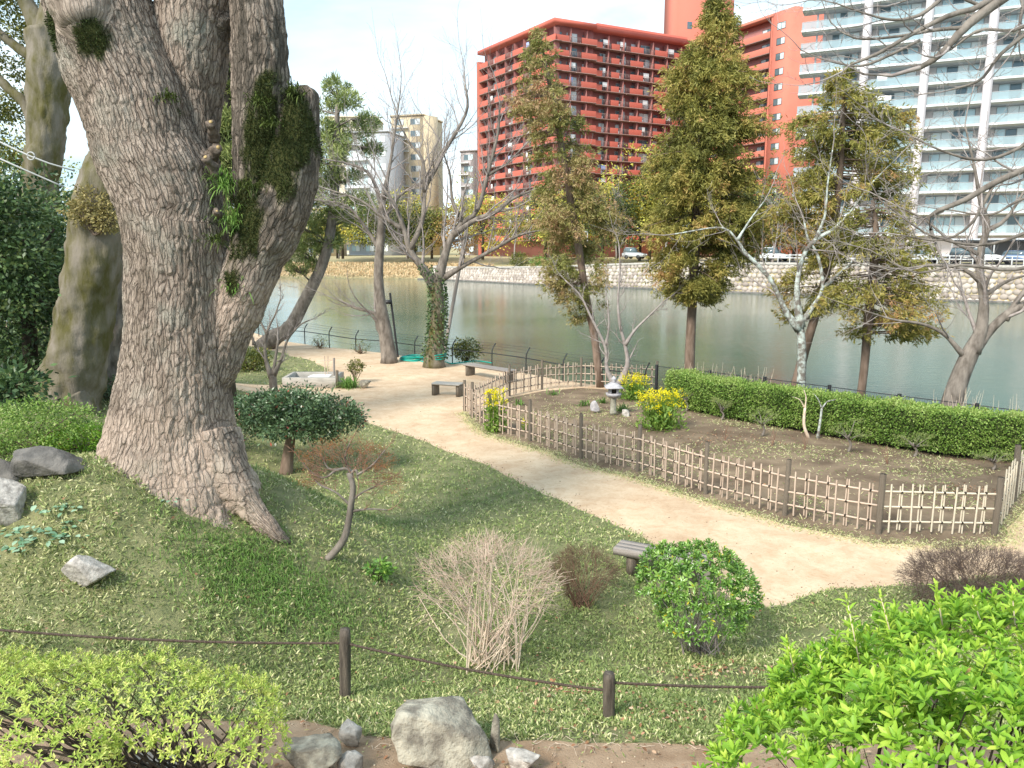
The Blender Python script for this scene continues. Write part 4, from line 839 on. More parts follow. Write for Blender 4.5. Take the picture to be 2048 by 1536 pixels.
# moss tufts hugging the mossy bark
fm = mossv > .5; vi = np.nonzero(fm & (NN[:, 1] < .4))[0]; vi = rng.choice(vi, min(6500, len(vi)), replace=False)
Vq, q, tt = leafquads(V[vi], NN[vi]+rng.normal(0, .6, (len(vi), 3)), rng.uniform(.02, .055, len(vi)), .012, rng.uniform(0, .7, len(vi)).clip(0, 1)); mesh('moss', Vq, [q], M['mossleaf'], G_, False, tt, kind='stuff')
def tuft(parent, name, c, n_, L_, W_, mt, d=(0, 0, 1), spr=.7, rad=.05, droop=.5, tint=(.1, .9)):
    """arching strap leaves as 3-segment ribbons"""
    c = np.array(c, float); D = unit(np.array(d)+rng.normal(0, spr, (n_, 3))); L = L_*rng.uniform(.5, 1.1, n_)[:, None]; B = c+rng.normal(0, rad, (n_, 3))*[1, 1, .3]
    S = unit(np.cross(D, [0, 0, 1.])+1e-4)*W_/2; p1 = B+D*L*.4; p2 = p1+unit(D+[0, 0, -droop*.7])*L*.35; p3 = p2+unit(D+[0, 0, -droop*1.8])*L*.25
    V_ = np.stack([B-S*.7, B+S*.7, p1-S, p1+S, p2-S*.8, p2+S*.8, p3], 1).reshape(-1, 3); o = (np.arange(n_)*7)[:, None]
    return mesh(name, V_, [np.concatenate([o+[0, 1, 3, 2], o+[2, 3, 5, 4]]), o+[4, 5, 6]], mt, parent, False, np.repeat(rng.uniform(*tint, n_), 7))
FG = 'ferns and grasses growing on the giant tree'
for px, py, dy, n_, L_, lab in ((340, 200, -.35, 40, .22, 'fern tuft in the crotch between the left and middle limbs'), (432, 482, -.72, 55, .22, 'bright fern clump below the hollow on the trunk'),
    (450, 375, -.15, 90, .35, 'light green grass tuft filling the notch beside the mossy limb'), (462, 445, -.25, 70, .32, 'hanging grass tuft low in the right hand notch'), (590, 190, -.15, 90, .24, 'fern tuft crowning the cut stump of the right limb'), (520, 205, -.45, 50, .18, 'fern patch on the front of the upright limb'),
    (545, 250, -.45, 60, .18, 'fern patch under the stump on the mossy limb'), (475, 575, -.2, 60, .26, 'grass tuft low between trunk and right limb'), (500, 375, -.45, 60, .18, 'dark fern patch on the mossy inner limb')):
    q = at(px, py, YT+dy); o = tuft(None, 'fern_tuft', q, n_, L_, .014, M['ggrass'] if 'grass' in lab else M['mossleaf'], d=(0, -.5, .55), spr=.6, rad=.06, droop=.8, tint=(.3, 1)); tag(o, lab, 'fern', FG)
q = gp(560, 985); 
# ================================================================= trees of the near bank and the left side
LS = .62
def gbase(px, py, r=.2): p = gp(px, py); return p
# ---- conifers
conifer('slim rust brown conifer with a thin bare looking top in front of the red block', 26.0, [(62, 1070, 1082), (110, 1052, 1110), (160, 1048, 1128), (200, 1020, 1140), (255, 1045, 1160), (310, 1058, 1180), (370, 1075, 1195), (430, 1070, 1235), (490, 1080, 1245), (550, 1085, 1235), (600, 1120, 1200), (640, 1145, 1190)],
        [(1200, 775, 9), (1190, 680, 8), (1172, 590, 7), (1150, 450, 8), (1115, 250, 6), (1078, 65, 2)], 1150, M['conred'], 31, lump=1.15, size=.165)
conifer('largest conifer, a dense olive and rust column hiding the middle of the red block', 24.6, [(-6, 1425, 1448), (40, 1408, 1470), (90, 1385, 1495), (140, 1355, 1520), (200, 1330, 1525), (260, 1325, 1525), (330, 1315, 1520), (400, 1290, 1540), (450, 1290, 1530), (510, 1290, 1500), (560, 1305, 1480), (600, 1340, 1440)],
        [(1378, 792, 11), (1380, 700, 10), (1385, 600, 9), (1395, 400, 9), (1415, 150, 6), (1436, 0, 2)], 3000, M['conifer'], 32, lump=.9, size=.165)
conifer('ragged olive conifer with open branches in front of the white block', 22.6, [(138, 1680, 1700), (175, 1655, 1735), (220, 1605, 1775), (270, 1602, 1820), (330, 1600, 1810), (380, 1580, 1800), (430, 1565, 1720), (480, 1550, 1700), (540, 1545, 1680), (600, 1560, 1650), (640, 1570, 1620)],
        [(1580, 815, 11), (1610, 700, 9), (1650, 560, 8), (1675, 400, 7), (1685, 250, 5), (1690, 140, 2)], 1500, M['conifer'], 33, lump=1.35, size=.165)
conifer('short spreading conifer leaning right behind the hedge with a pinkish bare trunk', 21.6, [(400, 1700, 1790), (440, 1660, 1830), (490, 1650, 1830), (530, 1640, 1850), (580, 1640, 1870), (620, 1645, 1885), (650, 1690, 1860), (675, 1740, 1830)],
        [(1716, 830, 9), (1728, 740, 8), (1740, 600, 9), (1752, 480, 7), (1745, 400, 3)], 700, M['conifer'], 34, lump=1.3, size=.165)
# ---- pines
def pinetree(label, Y, trunk, pads, mt='graybark', n_=26, gz_=0, group='pines'):
    P0, R0 = rooted(*pxline(trunk, Y)); r = thing('pine_tree', label, 'pine', (P0[0, 0], P0[0, 1], P0[0, 2]), group); mb = MB(); mb.tubes(P0, R0, 10); mb.build('trunk', M[mt], r, smooth=True)
    PP, DD, br = [], [], MB()
    for px, py, hw, hh, dy in pads:
        c = at(px, py, Y+dy); rx, rz = hw/F*Y, hh/F*Y; k = max(30, int(n_*hw*hh/200)); d = rdir(k); q = c+d*[rx, rx*.8, rz]*rng.uniform(.3, 1, (k, 1))**.5; PP.append(q); DD.append(d*[.6, .6, .5]+[0, 0, .55])
        j = int(np.argmin(np.linalg.norm(P0-c-[0, 0, -.4], axis=1))); ends = q[:min(k, 14)]
        B = np.stack([np.repeat(P0[j][None], len(ends), 0), np.repeat(((P0[j]+c)/2+rng.normal(0, .1, 3))[None], len(ends), 0), ends], 1); br.tubes(B, np.array([[.05, .03, .008]]).repeat(len(ends), 0), 4, cap=False)
    br.build('boughs', M[mt], r, kind='stuff'); V, q, tt = pinefans(np.concatenate(PP), np.concatenate(DD), 22, .26 if Y > 25 else .20); mesh('needles', V, [q], M['pine'], r, False, tt, kind='stuff'); return r
pinetree('tall leaning pine beside the water with a curved bare trunk and open tufted crown', 36.5, [(552, 672, 17), (580, 655, 14), (610, 600, 12), (640, 540, 11), (658, 480, 10), (668, 400, 9), (672, 300, 7), (676, 180, 3)],
    [(672, 175, 22, 18, 0), (655, 215, 30, 14, 1), (695, 200, 22, 14, -1), (640, 260, 34, 18, 0), (700, 262, 45, 16, 1), (735, 240, 25, 14, 0), (650, 315, 40, 18, -1), (620, 350, 48, 24, 1), (660, 290, 50, 22, 0), (625, 380, 50, 24, 0), (700, 420, 50, 20, 0), (640, 480, 50, 22, .5), (600, 530, 36, 16, 0), (690, 350, 40, 16, 0), (610, 400, 40, 16, -1), (600, 450, 45, 16, 0), (660, 440, 46, 14, 1), (720, 400, 36, 12, 0), (610, 500, 40, 12, 0), (590, 480, 40, 14, 1), (745, 300, 22, 10, 1)], n_=15)
pinetree('second leaning pine trunk close to the right edge of the giant tree', 34.5, [(478, 662, 16), (500, 620, 14), (530, 570, 12), (560, 500, 10), (585, 420, 7)], [(585, 410, 36, 16, 0), (560, 350, 28, 16, 0), (545, 470, 30, 12, 1), (600, 300, 24, 14, 1)], n_=13)
pinetree('bushy pine seen through the gap between the upright limbs', 19, [(452, 760, 18), (450, 500, 15), (448, 250, 12), (455, 60, 8)], [(450, 30, 40, 34, 0), (445, 110, 40, 30, 0), (455, 185, 40, 30, .3), (440, 250, 42, 28, 0), (460, 320, 40, 26, 0), (445, 380, 40, 26, .2), (440, 450, 40, 30, 0)], 'darkbark', n_=22)
# ---- bare trees along the bank
BG_ = 'bare trees along the near bank'
baretree('bare_tree', 'pale leaning bare tree with a stubby side branch left of the ivy trunk', 'tree', 31.5, [(778, 714, 19), (770, 660, 16), (760, 600, 13), (757, 540, 11), (762, 470, 10), (765, 400, 8)],
    [[(772, 672, 8), (758, 655, 10), (752, 630, 7), (735, 622, 5), (710, 616, 4), (680, 602, 2)], [(765, 410, 7), (740, 350, 5), (705, 330, 4), (650, 318, 2)], [(765, 400, 7), (780, 330, 5), (790, 260, 4), (800, 190, 2)], [(760, 500, 6), (720, 440, 5), (690, 410, 3), (640, 400, 2)], [(762, 450, 6), (800, 390, 5), (850, 360, 3), (870, 300, 2)]], M['graybark'], 2.3, group=BG_, dens=1.6, maxlev=3, ratio=.66, wig=.2, tip=.0035)
iv = baretree('ivy_clad_bare_tree', 'bare tree with dark ivy wrapped trunk forking wide over the water', 'tree', 30.5, [(868, 724, 24), (872, 680, 18), (875, 620, 16), (872, 565, 15)],
    [[(870, 575, 13), (845, 535, 11), (822, 505, 9), (808, 460, 8), (790, 410, 5), (770, 380, 3)], [(874, 570, 12), (890, 510, 10), (905, 470, 9), (925, 445, 7), (955, 420, 6), (975, 350, 5), (995, 270, 4), (1000, 215, 2)], [(905, 470, 8), (950, 440, 7), (990, 425, 6), (1030, 395, 4), (1095, 370, 2)],
     [(880, 560, 8), (930, 530, 6), (985, 500, 5), (1040, 470, 4), (1085, 460, 2)], [(820, 500, 6), (845, 440, 6), (850, 380, 6), (870, 340, 6), (890, 300, 6), (915, 260, 5), (935, 215, 4), (930, 165, 2)], [(850, 385, 5), (845, 320, 4), (815, 280, 3), (790, 215, 2)], [(808, 460, 5), (760, 430, 4), (720, 400, 3), (660, 380, 2)], [(975, 350, 4), (1010, 330, 3), (1050, 290, 2)], [(925, 445, 5), (905, 400, 4), (900, 350, 3), (885, 300, 2)]], M['mossbark'], 2.5, group=BG_, lmt=M['graybark'], dens=1.4, ls=.72, ratio=.66, wig=.2, tip=.0035)
P0, R0 = pxline([(868, 724, 24), (872, 680, 18), (875, 620, 16), (872, 565, 15), (850, 535, 11)], 30.5, 40); n_ = 1500; i = rng.integers(3, 40, n_); d = rdir(n_); V, q, tt = leafquads(P0[i]+unit(d*[1, 1, .1])*(R0[i]*rng.uniform(.9, 1.25, n_))[:, None]+rng.normal(0, .08, (n_, 3))*[0, 0, 1], d+[0, 0, -.4], .10, .07, rng.uniform(0, .8, n_)); mesh('ivy', V, [q], M['dark'], iv, False, tt, kind='stuff')
baretree('lichen_tree', 'forked bare tree with white lichen patches behind the hedge', 'tree', 21.5, [(1600, 825, 13), (1602, 780, 11), (1604, 710, 10), (1601, 660, 9), (1598, 630, 7)],
    [[(1598, 660, 9), (1570, 620, 8), (1545, 565, 7), (1520, 535, 7), (1490, 505, 6), (1470, 475, 4), (1440, 455, 3), (1350, 468, 2)], [(1602, 655, 10), (1594, 600, 9), (1597, 550, 8), (1610, 505, 7), (1632, 478, 7), (1665, 460, 6), (1700, 425, 4), (1740, 370, 3), (1790, 320, 2)], [(1608, 640, 7), (1640, 590, 6), (1645, 560, 6), (1635, 510, 5), (1615, 475, 4), (1608, 440, 3)], [(1648, 575, 5), (1680, 545, 4), (1710, 520, 3), (1760, 460, 2)], [(1632, 478, 5), (1650, 430, 4), (1655, 370, 3), (1665, 300, 2)], [(1475, 480, 4), (1500, 440, 3), (1530, 400, 2)]], M['lichen'], 1.7, group=BG_, dens=.55, ratio=.66, wig=.2, tip=.003)
baretree('leaning_bare_tree', 'stout bare tree leaning right beyond the hedge with an orange lichen spot', 'tree', 19.2, [(1895, 880, 27), (1898, 830, 24), (1918, 760, 20), (1940, 708, 18), (1957, 672, 13)],
    [[(1945, 705, 16), (1962, 660, 14), (1968, 600, 12), (1960, 550, 11), (1962, 500, 10), (1975, 450, 8), (1960, 400, 6), (1950, 340, 4), (1930, 250, 2)], [(1932, 722, 16), (1985, 655, 12), (2030, 618, 12), (2090, 590, 10), (2180, 540, 5)], [(1930, 715, 7), (1890, 670, 5), (1845, 648, 4), (1790, 640, 3), (1740, 625, 2), (1665, 600, 1)], [(2010, 640, 8), (2035, 600, 7), (2060, 570, 6), (2110, 520, 3)], [(1968, 570, 7), (1930, 540, 5), (1870, 530, 4), (1800, 538, 3), (1730, 530, 2)], [(1975, 460, 6), (2010, 440, 5), (2050, 380, 3), (2080, 330, 2)], [(1962, 510, 5), (1900, 480, 4), (1850, 440, 3), (1790, 410, 2)], [(1970, 590, 6), (2020, 560, 4), (2080, 545, 2)]], M['graybark'], 2.0, group=BG_, dens=.8, ls=.75, ratio=.66, wig=.2, tip=.003)
q = at(1936, 714, 19.0); mb = MB(); v, f = ICO[2]; mb.add(v*[.10, .04, .15]+q, [f]); M['orangelichen'] = mat('orange_lichen', (.40, .28, .03), (.25, .20, .08), 30); 
# near branches reaching in from beyond the right edge
def reach(label, Y, limbs, twl, dens=1., maxlev=2, cat='tree', mt='darkgreytwig', base=None, tip=.003):
    b = np.array(base, float); r = thing('overhanging_tree', label, cat, b, 'trees reaching in from the right edge'); mb = MB(); j = at(limbs[0][0][0], limbs[0][0][1], Y)
    top = np.array([j[0]+.6, j[1], j[2]-.3]); mb.tubes(spline([b, b*.5+top*.5+[.2, 0, 0], top, j+[.5, 0, .4]], 12), np.linspace(.22, .11, 12), 12); mb.build('trunk', M['graybark'], r, smooth=True); out = {}
    for lm in limbs:
        P, R = pxline(lm, Y); R = np.maximum(R*.68, .003); m2 = MB(); m2.tubes(P, R, 8); m2.build('limb', M['graybark'], r, smooth=True); Ln = np.linalg.norm(np.diff(P, axis=0), axis=1).sum(); sides_(out, P, R, twl, 0, maxlev, max(2, int(Ln*2.6*dens)), .10, .30, .62, 5, tip, 0, (.4, 1.1), .12)
    tw = MB(); flush(out, tw); tw.build('twigs', M['twig'], r, kind='stuff'); return r
reach('bare boughs with budded twigs hanging across the top right corner', 7.5, [[(2220, -160, 26), (2000, 0, 15, 0), (1930, 55, 12), (1880, 110, 9), (1840, 135, 7)], [(2150, -150, 16), (1980, 0, 9), (1900, 30, 7), (1820, 70, 6), (1760, 105, 5), (1700, 130, 3)], [(1930, 55, 6), (1870, 60, 5), (1800, 72, 4), (1720, 78, 3), (1680, 62, 2)], [(1880, 0, 6), (1840, 30, 5), (1790, 40, 4), (1740, 30, 3), (1670, 6, 2)], [(2100, 20, 8), (2030, 60, 5), (1960, 60, 4), (1900, 100, 3)], [(1840, 80, 4), (1780, 110, 4), (1720, 132, 3), (1650, 120, 2), (1602, 100, 1.5)], [(2060, 60, 7), (2000, 110, 5), (1960, 160, 4), (1900, 180, 2)], [(2120, 0, 8), (2040, -10, 6), (1960, 10, 5), (1890, -20, 4), (1800, 5, 2)]], .80, .75, 3, base=(6.6, 7.5, .1), tip=.0022)
reach('pale smooth bough sloping down across the right side in front of the white block', 10.5, [[(2260, 240, 16), (2080, 325, 10), (1990, 365, 9), (1930, 400, 8), (1860, 430, 6), (1862, 460, 5)], [(2100, 250, 7), (2030, 300, 5), (1960, 320, 4), (1880, 300, 3), (1800, 260, 2)], [(1990, 365, 5), (1940, 450, 4), (1880, 480, 3), (1800, 470, 2)], [(2120, 430, 7), (2040, 470, 5), (1960, 490, 4), (1860, 470, 3), (1760, 400, 2)], [(2110, 520, 7), (2020, 540, 5), (1920, 530, 4), (1830, 545, 2.5), (1740, 500, 1.5)], [(2120, 380, 6), (2040, 400, 4), (1980, 430, 3), (1900, 420, 2)]], 1.1, .75, 3, base=(8.6, 10.5, 0), tip=.003)
# ---- small trees
baretree('small_bare_tree', 'slender twin stemmed bare tree standing behind the stone lantern', 'tree', 24.0, [(1236, 788, 9), (1238, 765, 8)], [[(1232, 775, 7), (1214, 740, 6), (1212, 700, 5), (1200, 670, 5), (1180, 630, 4), (1160, 590, 3), (1130, 560, 2)], [(1238, 770, 9), (1255, 730, 7), (1250, 690, 6), (1240, 650, 5), (1236, 600, 4), (1240, 540, 3), (1238, 490, 2)], [(1250, 690, 5), (1270, 660, 4), (1300, 630, 3), (1330, 600, 2)], [(1212, 690, 4), (1218, 650, 3), (1215, 600, 2)]], M['twig'], .95, dens=1.0, group='small bare garden trees')
baretree('small_bare_tree', 'many stemmed bare shrub tree standing beside the stone water basin', 'tree', 22.5, [(547, 775, 10), (545, 750, 9)], [[(543, 755, 7), (532, 720, 6), (530, 690, 5), (535, 660, 4), (550, 630, 3), (560, 600, 2)], [(547, 750, 7), (562, 720, 5), (575, 680, 4), (600, 650, 3), (620, 640, 2)], [(546, 750, 6), (552, 710, 5), (556, 680, 4)], [(535, 670, 4), (520, 640, 3), (510, 600, 2)], [(508, 690, 4), (500, 650, 3), (498, 625, 2)]], M['graybark'], .75, dens=1.3, group='small bare garden trees')
# contorted tree with orange buds
q0 = gp(655, 1116); Yc = q0[1]
ct = baretree('contorted_tree', 'small crooked grey tree with orange haze of budding twigs on the lawn', 'tree', Yc, [(652, 1120, 9), (668, 1105, 9), (688, 1078, 9), (697, 1045, 8), (702, 1010, 8), (706, 975, 7), (698, 945, 7)],
    [[(705, 985, 5), (700, 940, 5), (670, 940, 4), (655, 935, 3), (645, 915, 2)], [(700, 948, 5), (712, 940, 4), (716, 960, 2)], [(704, 1000, 4), (725, 985, 3), (755, 970, 2), (775, 960, 1.5)], [(704, 1022, 4), (740, 1018, 3), (775, 1020, 2)], [(700, 1010, 4), (672, 985, 3), (640, 970, 3), (628, 958, 1.5)], [(672, 940, 3), (650, 955, 3), (628, 948, 2), (605, 925, 1.5)], [(700, 945, 4), (690, 915, 3), (700, 885, 2)], [(714, 950, 3), (745, 930, 3), (770, 900, 1.5)]], M['graybark'], .26, dens=3.2, tip=.0016, tmt=M['redtwig'], ls=.7)
ells = [(at(px, py, Yc+dy), (rx, rx*1.1, rz)) for px, py, dy, rx, rz in ((640, 905, 0, .27, .14), (700, 890, .1, .26, .12), (755, 915, 0, .25, .17), (785, 965, 0, .14, .14), (615, 950, .1, .14, .14))]
V, q, t_ = clumps(ells, 170, 4600, .035, .020, .3); mesh('buds', V, [q], M['redbud'], ct, False, t_, kind='stuff')
o = MB(); OUT = {}
for _ in range(150):
    c, rr = ells[random.randrange(5)]; s0_ = at(700, 960, Yc)+rng.normal(0, .12, 3); e_ = np.array(c)+rdir(1)[0]*rr; 
    m_ = s0_*.45+e_*.55+rng.normal(0, .05, 3); OUT.setdefault((1, 5), []).append((spline([m_, (m_+e_)/2+rng.normal(0, .03, 3), e_], 5), np.linspace(.003, .0012, 5)))
flush(OUT, o); o.build('fine_twigs', M['redtwig'], ct, kind='stuff')
# ---- camellia
def bush(name, label, cat, c, ells, nleaf, lsize, mt, group=None, trunk=None, nsub=None, spread=.08, asp=.5, nobj=0, twigs=0, tr=.05):
    r = thing(name, label, cat, c, group); c = np.array(c, float)
    if trunk is not None: P, R = trunk; mb = MB(); mb.tubes(P, R, 10); mb.build('trunk', M['brownbark'], r, smooth=True); c0 = P[-1]
    else: c0 = c
    if twigs:
        B = []
        for _ in range(twigs):
            e, rr = ells[random.randrange(len(ells))]; t1 = np.array(e)+rdir(1)[0]*np.array(rr)*rng.uniform(.5, .95); B.append(spline([c0+rng.normal(0, tr*.5, 3)*[1, 1, .1], c0*.5+t1*.5+rng.normal(0, .05, 3)*(1 if twigs > 20 else 1), t1], 5))
        mb = MB(); mb.tubes(np.array(B), np.linspace(tr*.35, tr*.08, 5)[None].repeat(len(B), 0), 4, cap=False); mb.build('stems', M['brownbark'], r, kind='stuff')
    V, q, t_ = clumps(ells, nsub or nleaf//40, nleaf, spread, lsize, asp); mesh('foliage', V, [q], mt, r, False, t_, kind='stuff'); return r
b0 = gp(572, 946); Yk = b0[1]; P, R = pxline([(572, 950, 15), (575, 920, 12), (580, 885, 10), (586, 860, 8)], Yk)
kk = Yk/F
bush('camellia_tree', 'flat topped dark camellia with a few red buds on a short trunk', 'camellia', b0, [(at(x, y, Yk+d), (rx*kk, rx*kk*1.2, rz*kk)) for x, y, d, rx, rz in ((530, 815, 0, 60, 26), (600, 805, 0, 70, 28), (660, 825, 0, 55, 30), (590, 845, -.2, 80, 26), (495, 830, .2, 40, 22), (695, 835, 0, 32, 22), (560, 800, .4, 70, 20), (640, 860, -.1, 50, 20))], 15000, .075, M['camellia'], trunk=(P, R), twigs=60, spread=.085, nsub=420)
# left side trees and masses
def P_(px, py, Y): return at(px, py, Y)
ms_ = thing('mossy_broken_trunk', 'thick mossy grey trunk with a broken top behind the giant tree', 'tree', gp(135, 812))
Ym = gp(135, 812)[1]; sc_ = 1
def bumpy(name, chain, Y, mt, parent, sides=56, n=96, amp=.05, f=2.5):
    P, R = pxline(chain, Y, n); mb = MB(); mb.tubes(P, R, sides); V_ = np.concatenate(mb.V); C0 = np.repeat(P, sides, 0); d = V_-C0; V_ = V_+unit(d)*((fbm(V_*f, 41)-.5)*amp*4+(fbm(V_*[14, 14, 2.2], 42, 4)-.5)*amp*2.2+(fbm(V_*[5, 5, 1.2], 43, 3)-.5)*amp*2)[:, None]
    m2 = MB(); m2.V = [V_]; m2.F = mb.F; m2.n = mb.n; m2.T = mb.T; return m2.build(name, mt, parent, True)
bumpy('trunk', [(130, 850, 80), (132, 800, 62), (150, 740, 58), (165, 660, 55), (178, 580, 50), (190, 500, 50), (197, 430, 48), (205, 360, 42), (212, 310, 26)], Ym, M['mossbark'], ms_)
bumpy('root', [(150, 790, 38), (175, 830, 20), (190, 850, 8)], Ym-.2, M['mossbark'], ms_, n=16)
for x_ in (205, 215, 226, 236): mb = MB(); a_ = at(x_, 330+abs(x_-215)*1.2, Ym-.15); mb.tubes([a_-[0, 0, .45], a_, a_+[0, 0, .12]], [.04, .035, .015], 6); mb.build('splinter', M['mossbark'], ms_)
bush('epiphyte_shrub', 'yellow brown shrub growing out of the broken mossy trunk', 'shrub', at(190, 470, Ym-.5), [(at(190, 400, Ym-.4), (.42, .4, .30)), (at(165, 425, Ym-.5), (.3, .3, .25)), (at(215, 440, Ym-.5), (.28, .3, .22))], 2600, .075, M['dead'], twigs=30, spread=.07, nsub=120)
t2 = thing('grey_background_trunk', 'shadowy grey trunk standing between the mossy trunk and the giant tree', 'tree', gp(212, 770)); Y2 = Ym+1.5
bumpy('trunk', [(212, 790, 30), (212, 720, 26), (222, 600, 28), (232, 480, 30), (240, 300, 28), (250, 100, 24)], Y2, M['graybark'], t2)
t3 = thing('tall_left_tree', 'tall grey tree rising into the top left corner with forked boughs', 'tree', at(62, 640, 27)); t3base = LOC[t3]
bumpy('trunk', [(55, 690, 40), (60, 600, 36), (75, 400, 34), (90, 290, 34), (95, 200, 36), (100, 120, 38), (90, 60, 34)], 27, M['mossbark'], t3)
for lst in ([(92, 80, 22), (60, 20, 15), (20, -60, 10), (-40, -140, 6)], [(100, 80, 28), (110, 0, 22), (130, -120, 16)], [(80, 120, 10), (40, 100, 9), (-10, 60, 7), (-80, 30, 4)], [(95, 160, 10), (140, 110, 7), (200, 40, 4)], [(75, 280, 10), (50, 210, 9), (20, 180, 8), (-40, 120, 4)]): bumpy('limb', lst, 27, M['mossbark'], t3, 20, 30, .02)
V, q, t_ = clumps([(at(px, py, 27+d), (r_*1.6, r_*1.6, r_*.8)) for px, py, d, r_ in ((10, 60, .5, .6), (30, 130, .8, .5), (-30, 200, 1, .8), (150, 40, 1.2, .4), (20, 220, .6, .5), (20, 290, .4, .7), (-10, -20, .4, .8), (40, 10, .8, .4), (110, 10, -.6, .25), (0, 350, .3, .7))], 220, 9000, .20, .13, .5); mesh('foliage', V, [q], M['olive'], t3, False, t_, kind='stuff')
LG = 'dark evergreen trees at the left edge'
for i_, (px, py, Y, rr, h, mt_, lab) in enumerate(((-60, 640, 17, 1.7, 5.4, 'dark', 'dark evergreen tree at the left edge, nearest the corner'), (50, 650, 18.5, 1.5, 5.8, 'dark', 'dark evergreen tree directly left of the mossy trunk'), (125, 640, 22, 1.6, 5.6, 'dark', 'dark evergreen tree peeping out behind the mossy trunk'),
    (-120, 640, 24, 2.6, 7.4, 'olive', 'olive evergreen tree farther back at the left edge'), (170, 600, 30, 2.0, 7.6, 'olive', 'olive leaved tree behind the mossy trunk under the sky gap'), (20, 600, 32, 3.0, 10.8, 'yellowtree', 'yellow green tree far back in the left gap'), (250, 600, 34, 2.4, 5.0, 'olive', 'olive tree glimpsed beside the giant trunk'), (-10, 620, 26, 2.6, 6.2, 'dark', 'dark evergreen tree in the second row at the left edge'))):
    g_ = at(px, py, Y); z_ = gz(g_[0], min(Y, 44)); broadtree('evergreen_tree', lab, 'tree', (g_[0], Y, z_), rr, h, 9000 if mt_ == 'dark' else 7000, .12, M[mt_], LG, spread=.30, ngr=12, hbf=.08)
for (px, py, rr, h, n_, ls, mt_, lab) in ((25, 742, .75, .95, 1500, .16, 'dark', 'big leaved dark shrub at the left edge below the evergreens'), (95, 700, .6, .8, 1200, .15, 'dark', 'big leaved dark shrub left of the mossy trunk foot'), (20, 800, .5, .45, 900, .14, 'dark', 'low broad leaved plant in front of the dark shrub'), (205, 800, .7, .55, 3500, .05, 'camellia', 'low dark clipped shrub between the two big trunks'),
    (60, 905, 1.0, .75, 9000, .045, 'hedge', 'rounded clipped green shrub above the dark boulder'), (160, 905, .42, .42, 3500, .04, 'bright', 'small bright green shrub beside the clipped one'), (505, 742, .65, .8, 2200, .09, 'olive', 'round green shrub just right of the giant trunk by the path'), (470, 900, .45, .6, 1200, .06, 'camellia', 'dark shrub half hidden behind the giant trunk')):
    g_ = gp(px, py); c = g_+[0, 0, h*.5]; bush('shrub', lab, 'shrub', g_, [(c, (rr, rr*.9, h*.55)), (c+[rr*.4, .1, h*.1], (rr*.6, rr*.6, h*.4)), (c-[rr*.45, .1, 0], (rr*.6, rr*.6, h*.42))], n_, ls, M[mt_], 'shrubs on the left slope', twigs=20, spread=ls*1.3, nsub=n_//14)
# ---- foreground shrubs
def rosette_bush(name, label, cat, c, ells, ntip, nl, L_, asp, mt, stems, stemr, group=None, up=.6, tv=.12, tint=(.3, .8), stemmt='darkbark', shoots=(), nobj=300, jit=.03):
    r = thing(name, label, cat, c, group); c = np.array(c, float); w_ = np.array([np.prod(np.array(e[1])[[0, 2]]) for e in ells]); w_ = w_/w_.sum(); P, D = [], []
    for (e, rr), ww in zip(ells, w_):
        k = int(ntip*ww); d = rdir(k*3); d = d[d[:, 2] > -.35][:k]; p = np.array(e)+d*rr*(1+ (fbm(d*2.2+e[0], 50)-.5)[:, None]*.25)*rng.uniform(.80, 1.03, (len(d), 1)); inside = np.zeros(len(p), bool)
        for e2, r2 in ells:
            if e2 is not e: inside |= ((((p-np.array(e2))/r2)**2).sum(1) < .6)
        P.append(p[~inside]); D.append((d+[0, 0, up]+rng.normal(0, .25, d.shape))[~inside])
    P = np.concatenate(P); D = np.concatenate(D); tn = rng.uniform(*tint, len(P)); Ls = np.full(len(P), L_)*rng.uniform(.7, 1.15, len(P))
    base, A, Up, Lf, tt = rosettes(P, D, nl, Ls, tint=tn, tv=tv)
    for s0_, s1_ in shoots:
        s0_, s1_ = np.array(s0_), np.array(s1_); k = 7; q = s0_+(s1_-s0_)*np.linspace(.25, 1, k)[:, None]; b2, a2, u2, l2, t2_ = rosettes(q, np.repeat((s1_-s0_)[None], k, 0), 3, np.full(k, L_)*np.linspace(1.1, .75, k), spread=.75, tint=.8, tv=.08)
        base, A, Up, Lf, tt = (np.concatenate(z) for z in ((base, b2), (A, a2), (Up, u2), (Lf, l2), (tt, t2_))); mb = MB(); mb.tubes([s0_, s1_], [.004, .002], 6); mb.build('shoot', M['palestem'], r)
    put_leaves(r, base, A, Up, Lf, tt, asp, mt, nobj); B = []
    for k in range(stems):
        j = rng.integers(len(P)); t1 = P[j]; s0_ = c+np.append(rng.normal(0, .16, 2), 0)*([2.2, 1, 1] if L_ < .05 else [.5, .5, 1]); B.append(spline([s0_, s0_*.55+t1*.45+rng.normal(0, .07, 3), t1], 7))
    mb = MB(); mb.tubes(np.array(B), np.linspace(stemr, stemr*.2, 7)[None].repeat(len(B), 0)*rng.uniform(.5, 1.2, (len(B), 1)), 6, cap=False); mb.build('stems', M[stemmt], r, kind='stuff'); return r
Yl = 4.75
rosette_bush('azalea_shrub', 'loose yellow green azalea with dark bare stems in the bottom left corner', 'azalea', (-2.3, 4.9, gz(-2.3, 4.9)), [(at(90, 1440, Yl), (.60, .55, .36)), (at(260, 1405, Yl+.15), (.55, .50, .26)), (at(430, 1430, Yl+.1), (.45, .42, .22)), (at(-60, 1440, Yl), (.6, .6, .40)), (at(120, 1530, Yl-.4), (.35, .3, .22)), (at(500, 1490, Yl+.0), (.24, .3, .20))], 3900, 6, .045, .38, M['azalea'], 110, .013, up=.8, tv=.10, tint=(.3, .8))
Yr = 3.5
